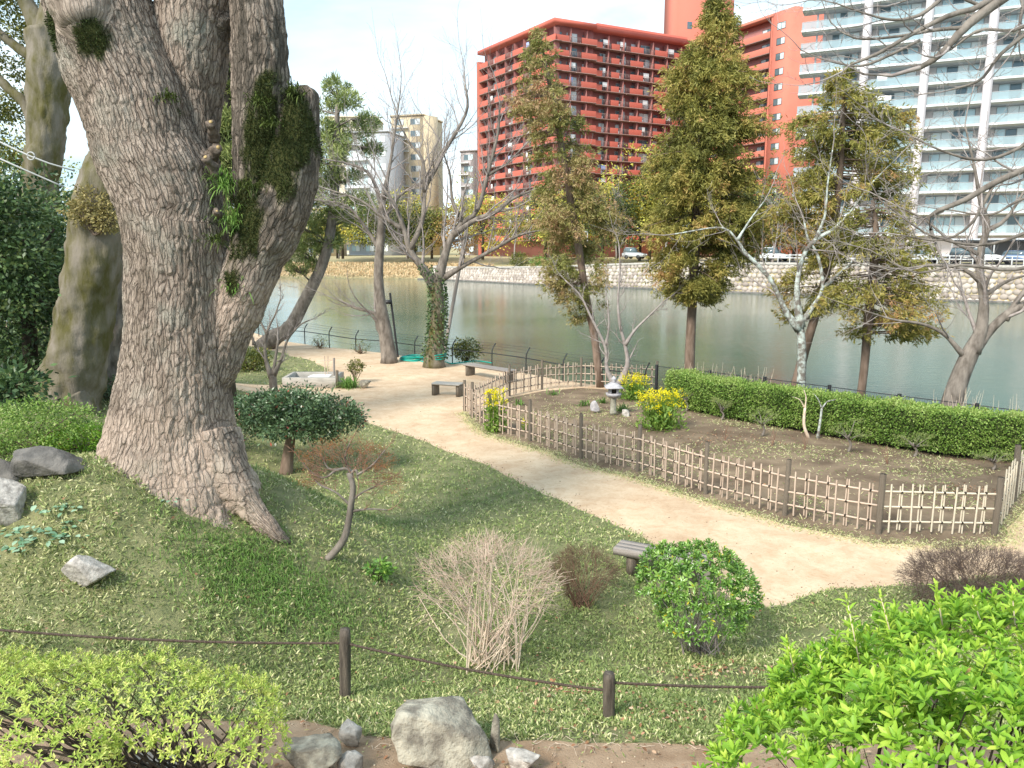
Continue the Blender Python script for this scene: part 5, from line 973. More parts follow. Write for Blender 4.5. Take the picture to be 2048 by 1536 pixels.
rosette_bush('leafy_shrub', 'large bright green glossy shrub filling the bottom right corner', 'shrub', (2.0, 3.5, gz(2.0, 3.5)), [(at(1900, 1500, Yr), (.70, .60, .68)), (at(1720, 1500, Yr-.1), (.48, .5, .42)), (at(2040, 1400, Yr+.1), (.6, .6, .47)), (at(1560, 1530, Yr-.2), (.28, .35, .22)), (at(1650, 1420, Yr+.05), (.25, .3, .22)), (at(2000, 1560, Yr-.7), (.75, .4, .45)), (at(1650, 1600, Yr-.5), (.5, .4, .32))], 3600, 7, .072, .42, M['bright'], 50, .012, up=.9, tint=(.25, .75),
    shoots=[(at(a[0], a[1], Yr), at(a[2], a[3], Yr)) for a in ((1720, 1330, 1695, 1205), (1790, 1300, 1762, 1195), (1885, 1250, 1872, 1175), (1590, 1350, 1575, 1285), (1960, 1240, 1945, 1190), (2030, 1250, 2025, 1190), (1900, 1400, 1885, 1330), (1650, 1380, 1640, 1310))])
b0 = gp(1400, 1312); Yh = b0[1]; kk = Yh/F
rosette_bush('glossy_leaved_shrub', 'rounded glossy dark green shrub with a few yellow leaves at the path edge', 'shrub', b0, [(at(x, y, Yh+d), (rx*kk, rx*kk*.9, rz*kk)) for x, y, d, rx, rz in ((1395, 1170, 0, 105, 85), (1340, 1160, 0, 70, 72), (1450, 1190, 0, 75, 70), (1400, 1235, -.1, 90, 50))], 1500, 7, .075, .42, M['rhodo'], 40, .012, up=.35, tint=(.25, .75), stemmt='twig', tv=.10)
b0 = gp(757, 1158); bush('small_glossy_plant', 'small dark glossy plant with one yellow top sprig on the lawn', 'plant', b0, [(b0+[0, 0, .10], (.15, .14, .10)), (b0+[0.02, 0, .20], (.07, .06, .08))], 260, .075, M['rhodo'], twigs=10, spread=.03, nsub=40, asp=.55, tr=.015)
M['pinktwig'] = mat('pinkish_twigs', (.46, .33, .26), (.68, .53, .43), 3, .9, 0)
# ---- twiggy domes
def twigdome(name, label, c, cen, rad, nst, mt, pale=.008, ntw=2600, twl=.16, group='leafless deciduous shrubs', fan=.12, mt2=None, inner=.0, seg=6, openb=False):
    r = thing(name, label, 'shrub', c, group); c = np.array(c, float); B, RR = [], []; ends = []
    for k in range(nst):
        d = rdir(1)[0]; d[2] = abs(d[2])*.9+.12; e = cen+d*rad*rng.uniform(.75, 1.0); s0_ = c+np.append(rng.normal(0, 1, 2).clip(-1.1, 1.1)*fan, 0); m_ = s0_*.45+e*.55+rng.normal(0, .11 if openb else .05, 3)+[0, 0, -.04]; B.append(spline([s0_, m_, e], seg)); RR.append(np.linspace(pale, pale*.35, seg)*rng.uniform(.6, 1.2))
    B = np.array(B); mb = MB(); mb.tubes(B, np.array(RR), 5, cap=False); mb.build('stems', mt, r, kind='stuff')
    # twigs springing from the outer half of the stems
    i = rng.integers(0, nst, ntw); t_ = rng.uniform(.7 if openb else .35, 1, ntw)*(seg-1); a_ = np.minimum(t_.astype(int), seg-2); f_ = (t_-a_)[:, None]; S = B[i, a_]*(1-f_)+B[i, a_+1]*f_; o_ = unit(S-cen+[0, 0, .15]); D = unit(o_+rng.normal(0, .55, (ntw, 3)))
    l_ = twl*rng.uniform(.5, 1.3, (ntw, 1)); E = S+D*l_; s_ = (((E-cen)/rad)**2).sum(1); 
    # fill of surface twigs
    n2 = ntw; d = rdir(n2); d[:, 2] = np.abs(d[:, 2])*1.0+(.30 if openb else -.15); d = unit(d); S2 = cen+d*rad*rng.uniform(.70, .97, (n2, 1)); D2 = unit(d+rng.normal(0, .5, (n2, 3))); E2 = S2+D2*l_*.8
    Sx = np.concatenate([S, S2]); Ex = np.concatenate([E, E2]); Mx = (Sx+Ex)/2+rng.normal(0, .012, Sx.shape); mb = MB(); mb.tubes(np.stack([Sx, Mx, Ex], 1), np.array([[.0022, .0018, .001]]).repeat(len(Sx), 0)*(pale/.008)**.5, 3, rng.uniform(0, 1, len(Sx)), cap=False); mb.build('twigs', mt2 or mt, r, kind='stuff'); return r
b0 = gp(985, 1335); Yd = b0[1]; kk = Yd/F
twigdome('bare_twiggy_shrub', 'large pale bare shrub, a dome of straw coloured stems on the lawn', b0, at(980, 1195, Yd), np.array([165*kk, 135*kk, 135*kk]), 66, M['palestem'], .0100, 800, .17, fan=.24, openb=True, mt2=M['pinktwig'])
b0 = gp(1165, 1215); Yd = b0[1]; kk = Yd/F
twigdome('bare_brown_shrub', 'smaller brown bare shrub just right of the pale one', b0, at(1165, 1150, Yd), np.array([82*kk, 68*kk, 62*kk]), 60, M['redtwig'], .005, 1500, .10, mt2=M['browntwig'], fan=.09)
b0 = gp(1950, 1240); Yd = b0[1]; kk = Yd/F
twigdome('clipped_dark_shrub', 'wide flat topped dark leafless shrub at the right edge of the path', b0, at(1955, 1170, Yd), np.array([165*kk, 120*kk, 82*kk]), 110, M['browntwig'], .006, 5600, .10, mt2=M['purpletwig'], fan=.5)
# far trees beyond the water
FG2 = 'trees in the park across the water'
lst = [(575, 8, 'yellowtree'), (640, 9, 'olive'), (705, 9.5, 'yellowtree'), (765, 9, 'olive'), (812, 7.5, 'orangetree'), (858, 10, 'yellowtree'), (905, 9.5, 'yellowtree'), (958, 9, 'yellowtree'), (1008, 10, 'yellowtree'), (1050, 9, 'yellowtree'), (1102, 10.5, 'yellowtree'), (1215, 13.5, 'yellowtree'), (1270, 12, 'yellowtree'), (1160, 10, 'olive'), (1320, 9, 'fargreen'), (1500, 6, 'orangetree'), (430, 11, 'fargreen'), (330, 12, 'olive'), (200, 12, 'fargreen'), (60, 12, 'olive'), (1415, 8, 'fargreen'), (-100, 12, 'fargreen'), (608, 8, 'yellowtree'), (672, 8.5, 'olive'), (738, 8, 'fargreen'), (930, 8.5, 'fargreen'), (1080, 8, 'fargreen'), (1243, 10, 'olive')]
COLW = {'fargreen': 'dull green', 'olive': 'olive green', 'orangetree': 'orange leaved', 'yellowtree': 'yellow green'}
WH = {575: 'behind the leaning pine trunk', 640: 'behind the crown of the leaning pine', 705: 'left of the pale bare tree', 765: 'straight behind the pale bare tree', 812: 'left of the ivy clad tree fork', 858: 'straight behind the ivy clad tree fork', 905: 'right of the ivy clad trunk', 958: 'below the left end of the red block', 1008: 'behind the two round bushes', 1050: 'left of the slim conifer', 1102: 'straight behind the slim conifer',
      1215: 'tallest right of the slim conifer', 1270: 'beside the largest conifer on its left', 1160: 'just right of the slim conifer trunk', 1320: 'hidden behind the largest conifer', 1500: 'low at the foot of the orange wing', 430: 'glimpsed behind the mossy limb', 330: 'behind the giant trunk', 200: 'glimpsed left of the giant trunk', 60: 'behind the left evergreens', 1415: 'behind the largest conifer trunk', -100: 'beyond the left edge', 608: 'lower one behind the leaning pine', 672: 'between leaning pine and pale bare tree', 738: 'dark one behind the pale bare tree', 930: 'dull one left of the red block corner', 1080: 'dull one hugging the slim conifer', 1243: 'midway between slim and largest conifers'}
for px, h, m_ in lst:
    p, _ = bankpt(px, rng.uniform(14, 26) if px < 1400 else 13, 2.3); h = h*1.55; broadtree('park_tree', COLW[m_]+' park tree across the water, '+WH[px], 'tree', p, h*.50, h, 3800, .46, M[m_], FG2, tr=.22, spread=.9, ngr=11, hbf=.16)
for k, (px, h) in enumerate(((600, 8), (680, 10), (740, 9), (900, 9), (1130, 8), (1240, 7), (1450, 7), (1530, 6.5), (1720, 6), (1790, 6))):
    p, _ = bankpt(px, 15 if px < 1400 else 2.6, 2.3); r = thing('far_bare_tree', 'grey leafless park tree across the water, '+['behind the leaning pine', 'left of the pale bare tree', 'just behind the pale bare tree', 'right of the ivy clad fork', 'behind the slim conifer', 'between the slim and largest conifers', 'right of the largest conifer', 'at the foot of the orange wing', 'by the white car', 'by the silver car'][k], 'tree', p, 'leafless trees across the water'); o_ = {}; mb = MB()
    grow(o_, p, (0, 0, 1), h*.75, .16, 0, 4, 4, .10, .16, .66, 5, .014, 0, (.35, .85), .4); flush(o_, mb); mb.build('branches', M['twig'], r, kind='stuff')
for px, bk, rr, m_, lab in ((1007, 3.4, 1.5, 'olive', 'dull green clipped round bush on the far bank'), (1049, 3.0, 1.15, 'hedge', 'bright green round bush in front on the far bank'), (1048, 7, 1.6, 'fargreen', 'dark round bush behind the bright one across the water')):
    p, _ = bankpt(px, bk, 1.35); bush('round_bush', lab, 'bush', p, [(p+[0, 0, rr*.75], (rr, rr, rr*.85))], 2200, .22, M[m_], 'round bushes on the far bank', spread=.25, nsub=300, twigs=6)
# reeds on the far left bank
m = 9000; s_ = rng.uniform(float(np.interp(300, pxs, seglen)), float(np.interp(985, pxs, seglen)), m); bx = np.interp(s_, seglen, FWs[:, 0]); by = np.interp(s_, seglen, FWs[:, 1]); bk = rng.uniform(.3, 11, m); tz_ = np.clip(-.9+bk*.24, -1, 1.4); P = np.column_stack([bx, by+bk, tz_]); mk = (bk > 3.0) | (bx < at(835, 560, 140)[0]); P = P[mk]; m = len(P)
V, q, tt = leafquads(P, rng.normal(0, .22, (m, 3))+[0, 0, 1], rng.uniform(.25, .55, m), .34, rng.uniform(0, 1, m)); o = mesh('dry_reeds', V, [q], M['reed'], None, False, tt); tag(o, 'band of tan dry reeds along the far left shore', 'reeds', kind='stuff')
# ================================================================= garden objects
rod_me = {}
def rodmesh(mt, sides=7):
    k = (mt.name, sides)
    if k not in rod_me:
        mb = MB(); mb.tubes([(0, 0, 0), (0, 0, .5), (0, 0, 1)], [1, 1, 1], sides); V_ = np.concatenate(mb.V); byn = {}
        for f in mb.F: byn.setdefault(f.shape[1], []).append(f)
        rod_me[k] = rawmesh('rod', V_, [np.concatenate(v) for v in byn.values()], mt, False, np.full(len(V_), .5))
    return rod_me[k]
def rod(name, parent, a, b, r, mt, sides=7):
    a, b = np.array(a, float), np.array(b, float); d = b-a; L_ = np.linalg.norm(d); q = Vector(d).to_track_quat('Z', 'Y')
    return inst(name, rodmesh(mt, sides), parent, a, q.to_euler(), (r, r, L_))
# ---- bamboo fence round the flower bed
fp = [onz(*p) for p in FF]; bp_ = [onz(*p) for p in FB]
for p in fp+bp_: p[2] = gz(p[0], p[1])
fence = thing('bamboo_fence', 'low bamboo lattice fence curving around the flower bed with dark wooden posts', 'fence', fp[6])
ties = MB(); bays = [(fp[i], fp[i+1], i) for i in range(len(fp)-1)]+[(bp_[i], bp_[i+1], 20+i) for i in range(len(bp_)-1)]
for i, p in enumerate(fp): rod('post', fence, p-[0, 0, .1], p+[rng.normal(0, .02), rng.normal(0, .02), (1.0 if i != 0 else .9)+rng.normal(0, .02)], .042 if i < 8 else .05, M['post'], 10)
for p in bp_[1:]: rod('post', fence, p-[0, 0, .1], p+[0, 0, .98], .040, M['post'], 10)
npk = 0
for a_, b_, bi in bays:
    L_ = np.linalg.norm(b_-a_); d = (b_-a_)/L_; nrm_ = np.array([d[1], -d[0], 0]); pale = bi >= 8 and bi < 20; mt_ = M['bamboopale'] if pale else M['bamboo']
    for h in (.20, .45, .70):
        o = rod('rail', fence, a_+[0, 0, h+rng.normal(0, .01)]-nrm_*.0, b_+[0, 0, h+rng.normal(0, .01)], .016, mt_, 7)
    n_ = max(2, int(round(L_/.165))); 
    for k in range(1, n_):
        c = a_+d*(L_*k/n_+rng.normal(0, .012)); dbl = (k % 2 == 0)
        for s_ in ((-.021, .021) if dbl else (0,)):
            lean = d*rng.normal(0, .008); z0 = gz(c[0], c[1]); side = nrm_*(.028 if k % 2 else -.028); q = c+d*s_+side; rod('picket', fence, (q[0], q[1], z0+.03+rng.uniform(-.03, .03)), (q[0]+lean[0], q[1]+lean[1], z0+.82+rng.normal(0, .018)), .0125 if dbl else .0150, mt_, 6); npk += 1
        for h in (.20, .45, .70): v = ICO[1][0]*.026; ties.add(v+c+[0, 0, h], [ICO[1][1]], .5)
ties.build('cord_ties', M['tie'], fence, kind='stuff')
print('pickets', npk)
# ---- bank fences
bf = thing('curved_post_fence', 'thin black fence with curved post tops and wires along the water edge', 'fence', onz(659, 696)); fpx = [(300, 655), (360, 658), (420, 661), (470, 665), (518, 673), (564, 684), (610, 688), (659, 696), (712, 705), (769, 710), (830, 719), (905, 728), (984, 738), (1052, 749), (1126, 764), (1200, 774), (1290, 787)]
fb = [onz(*p) for p in fpx]
for p in fb:
    mb = MB(); mb.tubes(spline([p, p+[0, 0, .55], p+[.02, .03, .78], p+[.14, .10, .98]], 8), np.full(8, .024), 6); mb.build('post', M['blackmetal'], bf)
for h, dx, dy, r_ in ((.60, .02, .02, .020), (.78, .02, .03, .006), (.88, .07, .05, .005), (.97, .13, .1, .005), (.35, 0, 0, .005)):
    P = spline(np.array(fb)+[dx, dy, h], 80); mb = MB(); mb.tubes(P, np.full(80, r_), 5); mb.build('rail' if r_ > .01 else 'wire', M['blackmetal'], bf)
mf = thing('mesh_fence', 'dark wire mesh fence with square posts behind the green hedge', 'fence', onz(1650, 839)); mpx = [(1310, 789), (1415, 803), (1523, 819), (1650, 839), (1787, 861), (1939, 884), (2110, 911), (2300, 942)]; mfp = [onz(*p)+[0, -.15, 0] for p in mpx]
for p in mfp: inst('post', cube(M['blackmetal']), mf, p+[0, 0, .48], (0, 0, .3), (.07, .07, 1.0))
P = spline(np.array(mfp), 400); mb = MB(); seg = np.concatenate([[0], np.cumsum(np.linalg.norm(np.diff(P, axis=0), axis=1))]); tt_ = np.arange(0, seg[-1], .055); Q = np.stack([np.interp(tt_, seg, P[:, k]) for k in range(3)], 1)
mb.tubes(np.stack([Q+[0, 0, .05], Q+[0, 0, .93]], 1), np.full((len(Q), 2), .0028), 3, cap=False)
for h in np.arange(.05, .94, .11): mb.tubes(spline(np.array(mfp)+[0, 0, h], 60), np.full(60, .0035), 3, cap=False)
mb.build('wire_mesh', M['blackmetal'], mf, kind='stuff')
for h in (.05, .93): mb = MB(); mb.tubes(spline(np.array(mfp)+[0, 0, h], 60), np.full(60, .011), 5); mb.build('rail', M['blackmetal'], mf)
# ---- long hedge
hf = [(1330, 812), (1400, 830), (1481, 846), (1582, 863), (1660, 877), (1774, 898), (1888, 915), (2002, 925), (2140, 945)]; hp = np.array([onz(*p) for p in hf]); hs = spline(hp, 90); T = unit(np.gradient(hs, axis=0)); Nh = np.stack([-T[:, 1], T[:, 0], T[:, 2]*0], 1)
TH_, HH_ = .85, .88
hedge = thing('clipped_hedge', 'long waist high clipped green hedge running along the back of the flower bed', 'hedge', hs[40])
def hpt(u, v, w_):          # u along 0..1, v across 0..1, w up 0..1
    i = u*(len(hs)-1); x = np.stack([np.interp(i, np.arange(len(hs)), hs[:, k]) for k in range(3)], 1); n_ = np.stack([np.interp(i, np.arange(len(hs)), Nh[:, k]) for k in range(3)], 1)
    rnd = 1-.16*np.clip((w_-.7)/.3, 0, 1)**2; hgt = HH_+(fbm(np.column_stack([u*30, v*2]), 60)-.5)*.16; q = x+n_*((v-.5)*rnd+.5)[:, None]*TH_; q[:, 2] = w_*hgt+.10; return q
m = 45000; wt = rng.uniform(0, 1, m); u = rng.uniform(0, 1, m); fa = wt < .42; v = np.where(fa, rng.uniform(-.03, .03, m), rng.uniform(0, 1, m)); ww = np.where(fa, rng.uniform(.02, 1, m), rng.uniform(.93, 1.04, m)); ee = wt > .96; u = np.where(ee, rng.uniform(0, .006, m), u); ww = np.where(ee, rng.uniform(0, 1, m), ww)
bk_ = (wt > .80) & ~ee; v = np.where(bk_, 1+rng.uniform(-.03, .03, m), v); ww = np.where(bk_, rng.uniform(.1, 1, m), ww)
P = hpt(u, v, ww)+rng.normal(0, .030, (m, 3)); i = (u*(len(hs)-1)).astype(int); out_ = np.where(fa[:, None], -Nh[i], np.array([[0, 0, 1.]]))
lum = fbm(P*2.2, 61)-.5; P = P+out_*lum[:, None]*.12
V, q, tt = leafquads(P, out_+rng.normal(0, .65, (m, 3)), rng.uniform(.038, .075, m), .032, (.42+lum*.8+rng.normal(0, .17, m)+.15*(~fa)).clip(0, 1)); mesh('foliage', V, [q], M['hedge'], hedge, False, tt, kind='stuff')
uu = np.linspace(0, 1, 60); ring = [hpt(uu, np.full(60, v), np.full(60, w_))+[0, 0, 0] for v, w_ in ((.08, 0.02), (.08, .93), (.5, .96), (.92, .93), (.92, .02))]; V = np.concatenate(ring); q = [[k*60+j, k*60+j+1, (k+1)*60+j+1, (k+1)*60+j] for k in range(4) for j in range(59)]; M['hedgecore'] = mat('dark_filler_core', (.02, .03, .01), (.07, .09, .03), 30, .95, 1, 40); mesh('dark_filler_core', V, [q, [[0, 60, 120, 180, 240]], [[59, 119, 179, 239, 299][::-1]]], M['hedgecore'], hedge)  # added opaque dark core, no real branches, stops sight through the leaves
# ---- stone lantern
lp = gp(1226, 829); s_ = lp[1]/F; LN = thing('stone_lantern', 'small grey stone lantern standing in the flower bed beside yellow flowers', 'lantern', lp)
mb = MB(); mb.lathe([(.125, 0), (.12, .08), (.105, .12), (.10, .42), (.115, .46)], lp, 4); mb.build('shaft', M['stoneshaft'], LN)
mb = MB(); mb.lathe([(.13, .46), (.22, .53), (.23, .58), (.20, .585)], lp, 6); mb.build('platform', M['stone'], LN)
for k in range(4): a_ = math.pi/4+k*math.pi/2; mb = MB(); mb.box(lp+[math.cos(a_)*.135, math.sin(a_)*.135, .655], (.065, .065, .15)); mb.build('chamber_post', M['stone'], LN)
mb = MB(); mb.box(lp+[0, 0, .655], (.12, .12, .145)); mb.build('chamber_shade_block', M['tie'], LN)  # black block stands in for the shade inside the open fire chamber
mb = MB(); mb.lathe([(.24, .72), (.33, .735), (.325, .76), (.20, .82), (.11, .875), (.06, .89)], lp, 4); mb.build('roof', M['stone'], LN)
mb = MB(); mb.lathe([(.05, .885), (.075, .905), (.05, .925), (.075, .955), (.07, .99), (.03, 1.03), (.004, 1.06)], lp, 12); mb.build('finial', M['stone'], LN, True)
# ---- rocks
def rock(label, px, py, wpx, hpx, mt, seed, depth=.8, cuts=7, name='rock', flat=0, grp='rocks', sink=.25, rz=0):
    c = gp(px, py); k = c[1]/F; w_, h_ = wpx*k/2, hpx*k; r_ = np.random.default_rng(seed); V_, F_ = ICO[4 if wpx > 80 else 3]; V_ = V_.copy()
    for _ in range(cuts+7):
        n_ = unit(r_.normal(size=3)*[1, 1, .8]+[0, 0, .1]); d = r_.uniform(.38, .72); s0_ = V_@n_; V_ = V_-np.outer(np.clip(s0_-d, 0, None)*.98, n_)
    V_ = V_/np.abs(V_).max(0); V_ = V_*(1+(fbm(V_*2.2+seed, seed, 3)-.5)[:, None]*.16)+unit(V_)*((fbm(V_*8+seed, seed+3, 4)-.5)*.10)[:, None]
    V_ = V_*[w_, w_*depth, h_*.62]; V_[:, 2] += h_*(.5-sink*.5); ca, sa = math.cos(rz), math.sin(rz); V_ = np.stack([V_[:, 0]*ca-V_[:, 1]*sa, V_[:, 0]*sa+V_[:, 1]*ca, V_[:, 2]], 1)+c
    o = mesh(name, V_, [F_], mt, None, True, np.full(len(V_), .5), origin=c); tag(o, label, 'rock', grp); return o
RG = 'stones in the foreground'
rock('large angular grey boulder at the bottom edge left of centre', 893, 1506, 230, 112, M['rock'], 3, .7, 9, grp=RG, sink=.1)
rock('pale granite block beside the boulder, upper of the two', 702, 1492, 52, 56, M['rockpale'], 5, .9, 12, grp=RG)
rock('pale granite block at the bottom edge, lower of the two', 700, 1545, 62, 60, M['rockpale'], 6, .9, 12, grp=RG)
rock('pale flat stone right of the large boulder', 1042, 1540, 88, 46, M['rockpale'], 8, .8, 8, grp=RG)
rock('small cream stone at the foot of the boulder', 962, 1545, 60, 34, M['rockpale'], 9, .7, 8, grp=RG)
rock('mossy slab half under the azalea beside the granite blocks', 625, 1545, 150, 72, M['rock'], 10, .8, 8, grp=RG)
rock('thin upright slab leaning on the right side of the boulder', 990, 1500, 26, 92, M['rock'], 11, 1.2, 8, grp=RG)
rock('pale slab seen between the azalea stems', 330, 1545, 130, 50, M['rockpale'], 12, .8, 8, grp=RG)
rock('triangular grey stone lying alone in the grass of the left slope', 178, 1165, 112, 70, M['rockpale'], 13, .6, 7, grp=RG, sink=.1)
rock('pale rock at the left edge below the dark rock', 15, 1040, 110, 90, M['rockpale'], 14, .8, 8, grp=RG)
rock('dark rounded rock at the left edge beneath the hedge', 20, 968, 100, 62, M['rockdark'], 15, .8, 7, grp=RG)
rock('long flat brown boulder between the clipped shrub and the tree root', 100, 945, 165, 62, M['rockdark'], 16, .6, 8, grp=RG)
rock('small pale pointed rock left of the lantern', 1191, 826, 22, 26, M['stone'], 17, grp='rocks in the flower bed'); rock('cream flat rock right of the lantern', 1253, 832, 20, 14, M['rockpale'], 18, grp='rocks in the flower bed')
rock('low flat stone behind the lantern', 1245, 793, 24, 8, M['rockpale'], 19, grp='rocks in the flower bed'); rock('grey rock at the foot of the green tuft by the basin', 728, 776, 30, 18, M['rock'], 20, grp='rocks by the basin')
rock('small upright pale stone beside the bare garden tree', 1242, 772, 12, 20, M['rockpale'], 21, grp='rocks in the flower bed')
# ---- rope fence
rf = thing('rope_fence', 'low rope fence with dark round wooden posts crossing the foreground lawn', 'fence', gp(690, 1396)); rp_ = []
for px, py, top in ((-190, 1350, 1215), (690, 1397, 1258), (1218, 1440, 1346), (1860, 1420, 1330)):
    a_ = gp(px, py); tp = at(px, top, a_[1]); rp_.append((a_, tp))
    mb = MB(); k = 26; zz = np.linspace(0, 1, 14); P = a_-[0, 0, .1]+(tp-a_+[0, 0, .1])*zz[:, None]; mb.tubes(P, np.where(zz > .97, .044, .053), k); V_ = np.concatenate(mb.V); th = np.tile(np.arange(k), 14)[:len(V_)]; cen_ = np.repeat(P, k, 0); V_ = cen_+(V_-cen_)*(1-.10*(fbm(np.column_stack([np.tile(np.arange(k)*1.1, 14), np.repeat(zz*2, k)]), 70+int(abs(px))) > .62)+.03*np.sin(np.tile(np.arange(k)*.9, 14)))[:, None]
    m2 = MB(); m2.V = [V_]; m2.F = mb.F; m2.T = mb.T; m2.n = mb.n; m2.build('post', M['wooddark'], rf)
for (a0, t0), (a1, t1) in zip(rp_[:-1], rp_[1:]):
    p0 = a0+(t0-a0)*(.80 if a0[0] < -2 or 1 else .6); p1 = a1+(t1-a1)*.62 if a1[0] > 0 else a1+(t1-a1)*.80; n_ = 120; t_ = np.linspace(0, 1, n_)[:, None]; P = p0+(p1-p0)*t_; P[:, 2] -= (4*.05*np.linalg.norm(p1-p0)/3*t_*(1-t_))[:, 0]
    mb = MB()
    for ph in (0, 2.09, 4.19): a_ = t_*n_*1.1+ph; mb.tubes(P+np.concatenate([0*a_, np.cos(a_)*.006, np.sin(a_)*.006], 1), np.full(n_, .0075), 5)
    mb.build('rope', M['rope'], rf, True)
# ---- benches
def bench(label, a, b, wdt, h, mt, planks, leg_in=.2, name='wooden_bench', grp='benches', th=.06):
    a, b = np.array(a, float), np.array(b, float); c = (a+b)/2; d = b-a; L_ = np.linalg.norm(d); rz = math.atan2(d[1], d[0]); z = gz(c[0], c[1]); r = thing(name, label, 'bench', (c[0], c[1], z), grp); n_ = np.array([-d[1], d[0]])/L_; u_ = d/L_
    for k in range(planks):
        o_ = ((k+.5)/planks-.5)*wdt; inst('seat_plank', cube(mt), r, (c[0]+n_[0]*o_, c[1]+n_[1]*o_, z+h), (0, 0, rz), (L_, wdt/planks-.012, th))
    for s_ in (-1, 1): q = c[:2]+u_[:2]*s_*(L_/2-leg_in); inst('leg', cube(M['post']), r, (q[0], q[1], z+(h-th/2)/2), (0, 0, rz), (.12, wdt*.8, h-th/2))
    return r
q = at(930, 722, 28.5); a_ = onz(935, 727, .42)[:2]; b_ = onz(1026, 741, .42)[:2]; bench('long grey wooden bench facing the water beside the ivy clad tree', a_, b_, .45, .42, M['woodgrey'], 3, .15)
a_ = onz(1235, 1092, .35)[:2]; b_ = onz(1420, 1125, .35)[:2]; bench('weathered plank bench half hidden behind the glossy shrub', a_, b_, .38, .34, M['woodgrey'], 3, .25, th=.10)
a_ = onz(868, 765, .38)[:2]; b_ = onz(922, 768, .38)[:2]; bench('small pale bench standing alone on the sandy path', a_, b_, .42, .38, M['concrete'], 2, .05)
# ---- basin, stakes, hose, poles
c = gp(620, 775); bs = thing('stone_basin', 'low rectangular stone basin with a white sheet inside beside the path', 'basin', c); rz = .12
for (dx, dy, sx, sy) in ((0, -.55, 1.75, .16), (0, .62, 1.75, .16), (-.80, .03, .16, 1.02), (.80, .03, .16, 1.02)): inst('basin_wall', cube(M['concrete']), bs, c+[dx, dy+.5, .17], (0, 0, 0), (sx, sy, .34))
inst('water_surface', cube(M['glass']), bs, c+[0, .53, .12], (0, 0, 0), (1.44, 1.0, .02))
mb = MB(); g = np.linspace(-1, 1, 9); GX, GY = np.meshgrid(g*.36, g*.30); V_ = np.stack([GX.ravel()+c[0]+.2, GY.ravel()+c[1]+.50, c[2]+.24+.10*fbm(np.stack([GX.ravel()*5, GY.ravel()*5], 1), 3)], 1); qd = [[i*9+j, i*9+j+1, i*9+j+10, i*9+j+9] for i in range(8) for j in range(8)]; o = mesh('crumpled_sheet', np.concatenate([V_, V_-[0, 0, .012]]), [qd, [[a+81 for a in f[::-1]] for f in qd]], M['laundryw'], None, True, np.full(162, .5)); tag(o, 'crumpled white sheet lying in the stone basin', 'sheet')
for px, y0, y1, r_, lab, mt_ in ((668, 772, 716, .035, 'tall thin grey stake at the right end of the basin', 'woodgrey'), (674, 776, 741, .05, 'short thick post beside the basin', 'post')):
    b_ = gp(px, y0); t_ = at(px, y1, b_[1]); o = thing('stake', lab, 'stake', b_, 'stakes by the basin'); rod('pole', o, b_-[0, 0, .05], t_, r_, M[mt_], 9)
b_ = gp(651, 768); o = thing('bamboo_spout', 'thin bamboo cross of sticks standing in the basin', 'sticks', b_); rod('stick', o, b_, at(649, 712, b_[1]), .015, M['bamboo']); rod('stick', o, b_+[.05, .05, 0], at(656, 712, b_[1]), .015, M['bamboo']); rod('crosspiece', o, at(640, 722, b_[1]), at(668, 720, b_[1]), .014, M['bamboo'])
c = onz(824, 722); o = thing('hose_coil', 'coil of teal garden hose at the foot of the pale bare tree', 'hose', c)
mb = MB()
for k in range(6): a_ = np.linspace(0, 2*math.pi, 34); rr = .42+rng.normal(0, .03); mb.tubes(np.stack([c[0]+np.cos(a_)*rr*1.05+rng.normal(0, .03), c[1]+np.sin(a_)*rr*.8, c[2]+.04+k*.028+.03*np.sin(a_*2+k)], 1), np.full(34, .024), 6)
mb.build('coil', M['green'], o, True, kind='stuff'); mb = MB(); mb.tubes(spline([onz(840, 722, .03), onz(862, 727, .04), onz(890, 724, .12), onz(905, 727, .03), onz(950, 722, .03), onz(985, 726, .03)], 50), np.full(50, .026), 6); mb.build('loose_end', M['green'], o, True)
mb = MB(); c2 = at(872, 712, 30.1)
for k in range(3): a_ = np.linspace(0, 2*math.pi, 24); mb.tubes(np.stack([c2[0]+np.cos(a_)*.36, 30.5+np.sin(a_)*.36, c2[2]-.1+k*.05+.05*np.sin(a_+k)], 1), np.full(24, .02), 5)
o2 = mb.build('teal_rope_wrap', M['green'], None, True); tag(o2, 'teal rope wound round the foot of the ivy clad trunk', 'rope')
b_ = onz(796, 714); o = thing('camera_post', 'thin black post with a small camera box leaning beside the pale bare tree', 'post', b_); rod('post', o, b_, at(780, 586, b_[1]), .045, M['blackmetal'], 9); q = at(776, 604, b_[1]-.08); inst('camera_box', cube(M['blackmetal']), o, q, (0, 0, .2), (.28, .22, .16)); rod('lens', o, q+[-.1, -.1, 0], q+[-.24, -.16, 0], .05, M['blackmetal'], 9)
b_ = onz(886, 720); o = thing('support_pole', 'long grey pole propping the ivy clad tree at a slant', 'pole', b_); rod('pole', o, b_, at(934, 452, b_[1]+.4), .075, M['woodgrey'], 10)
b_ = onz(930, 700); 
bush('shrub', 'small dark evergreen shrub behind the long bench', 'shrub', onz(932, 722), [(onz(932, 722)+[0, 0, .45], (.55, .45, .42))], 1500, .10, M['olive'], 'small plants by the water', twigs=12, spread=.10, nsub=120)
c = gp(710, 765); bush('topiary_shrub', 'small round clipped shrub on a stem beside the basin', 'shrub', c, [(at(712, 735, c[1]), (.26, .26, .24))], 900, .06, M['olive'], 'small plants by the water', twigs=8, spread=.05, nsub=60, tr=.05)
c = gp(697, 775); o = tuft(None, 'grass_clump', c, 260, .55, .022, M['ggrass'], spr=.55, rad=.12, droop=.9); tag(o, 'arching green grass clump between basin and rock', 'grass clump')
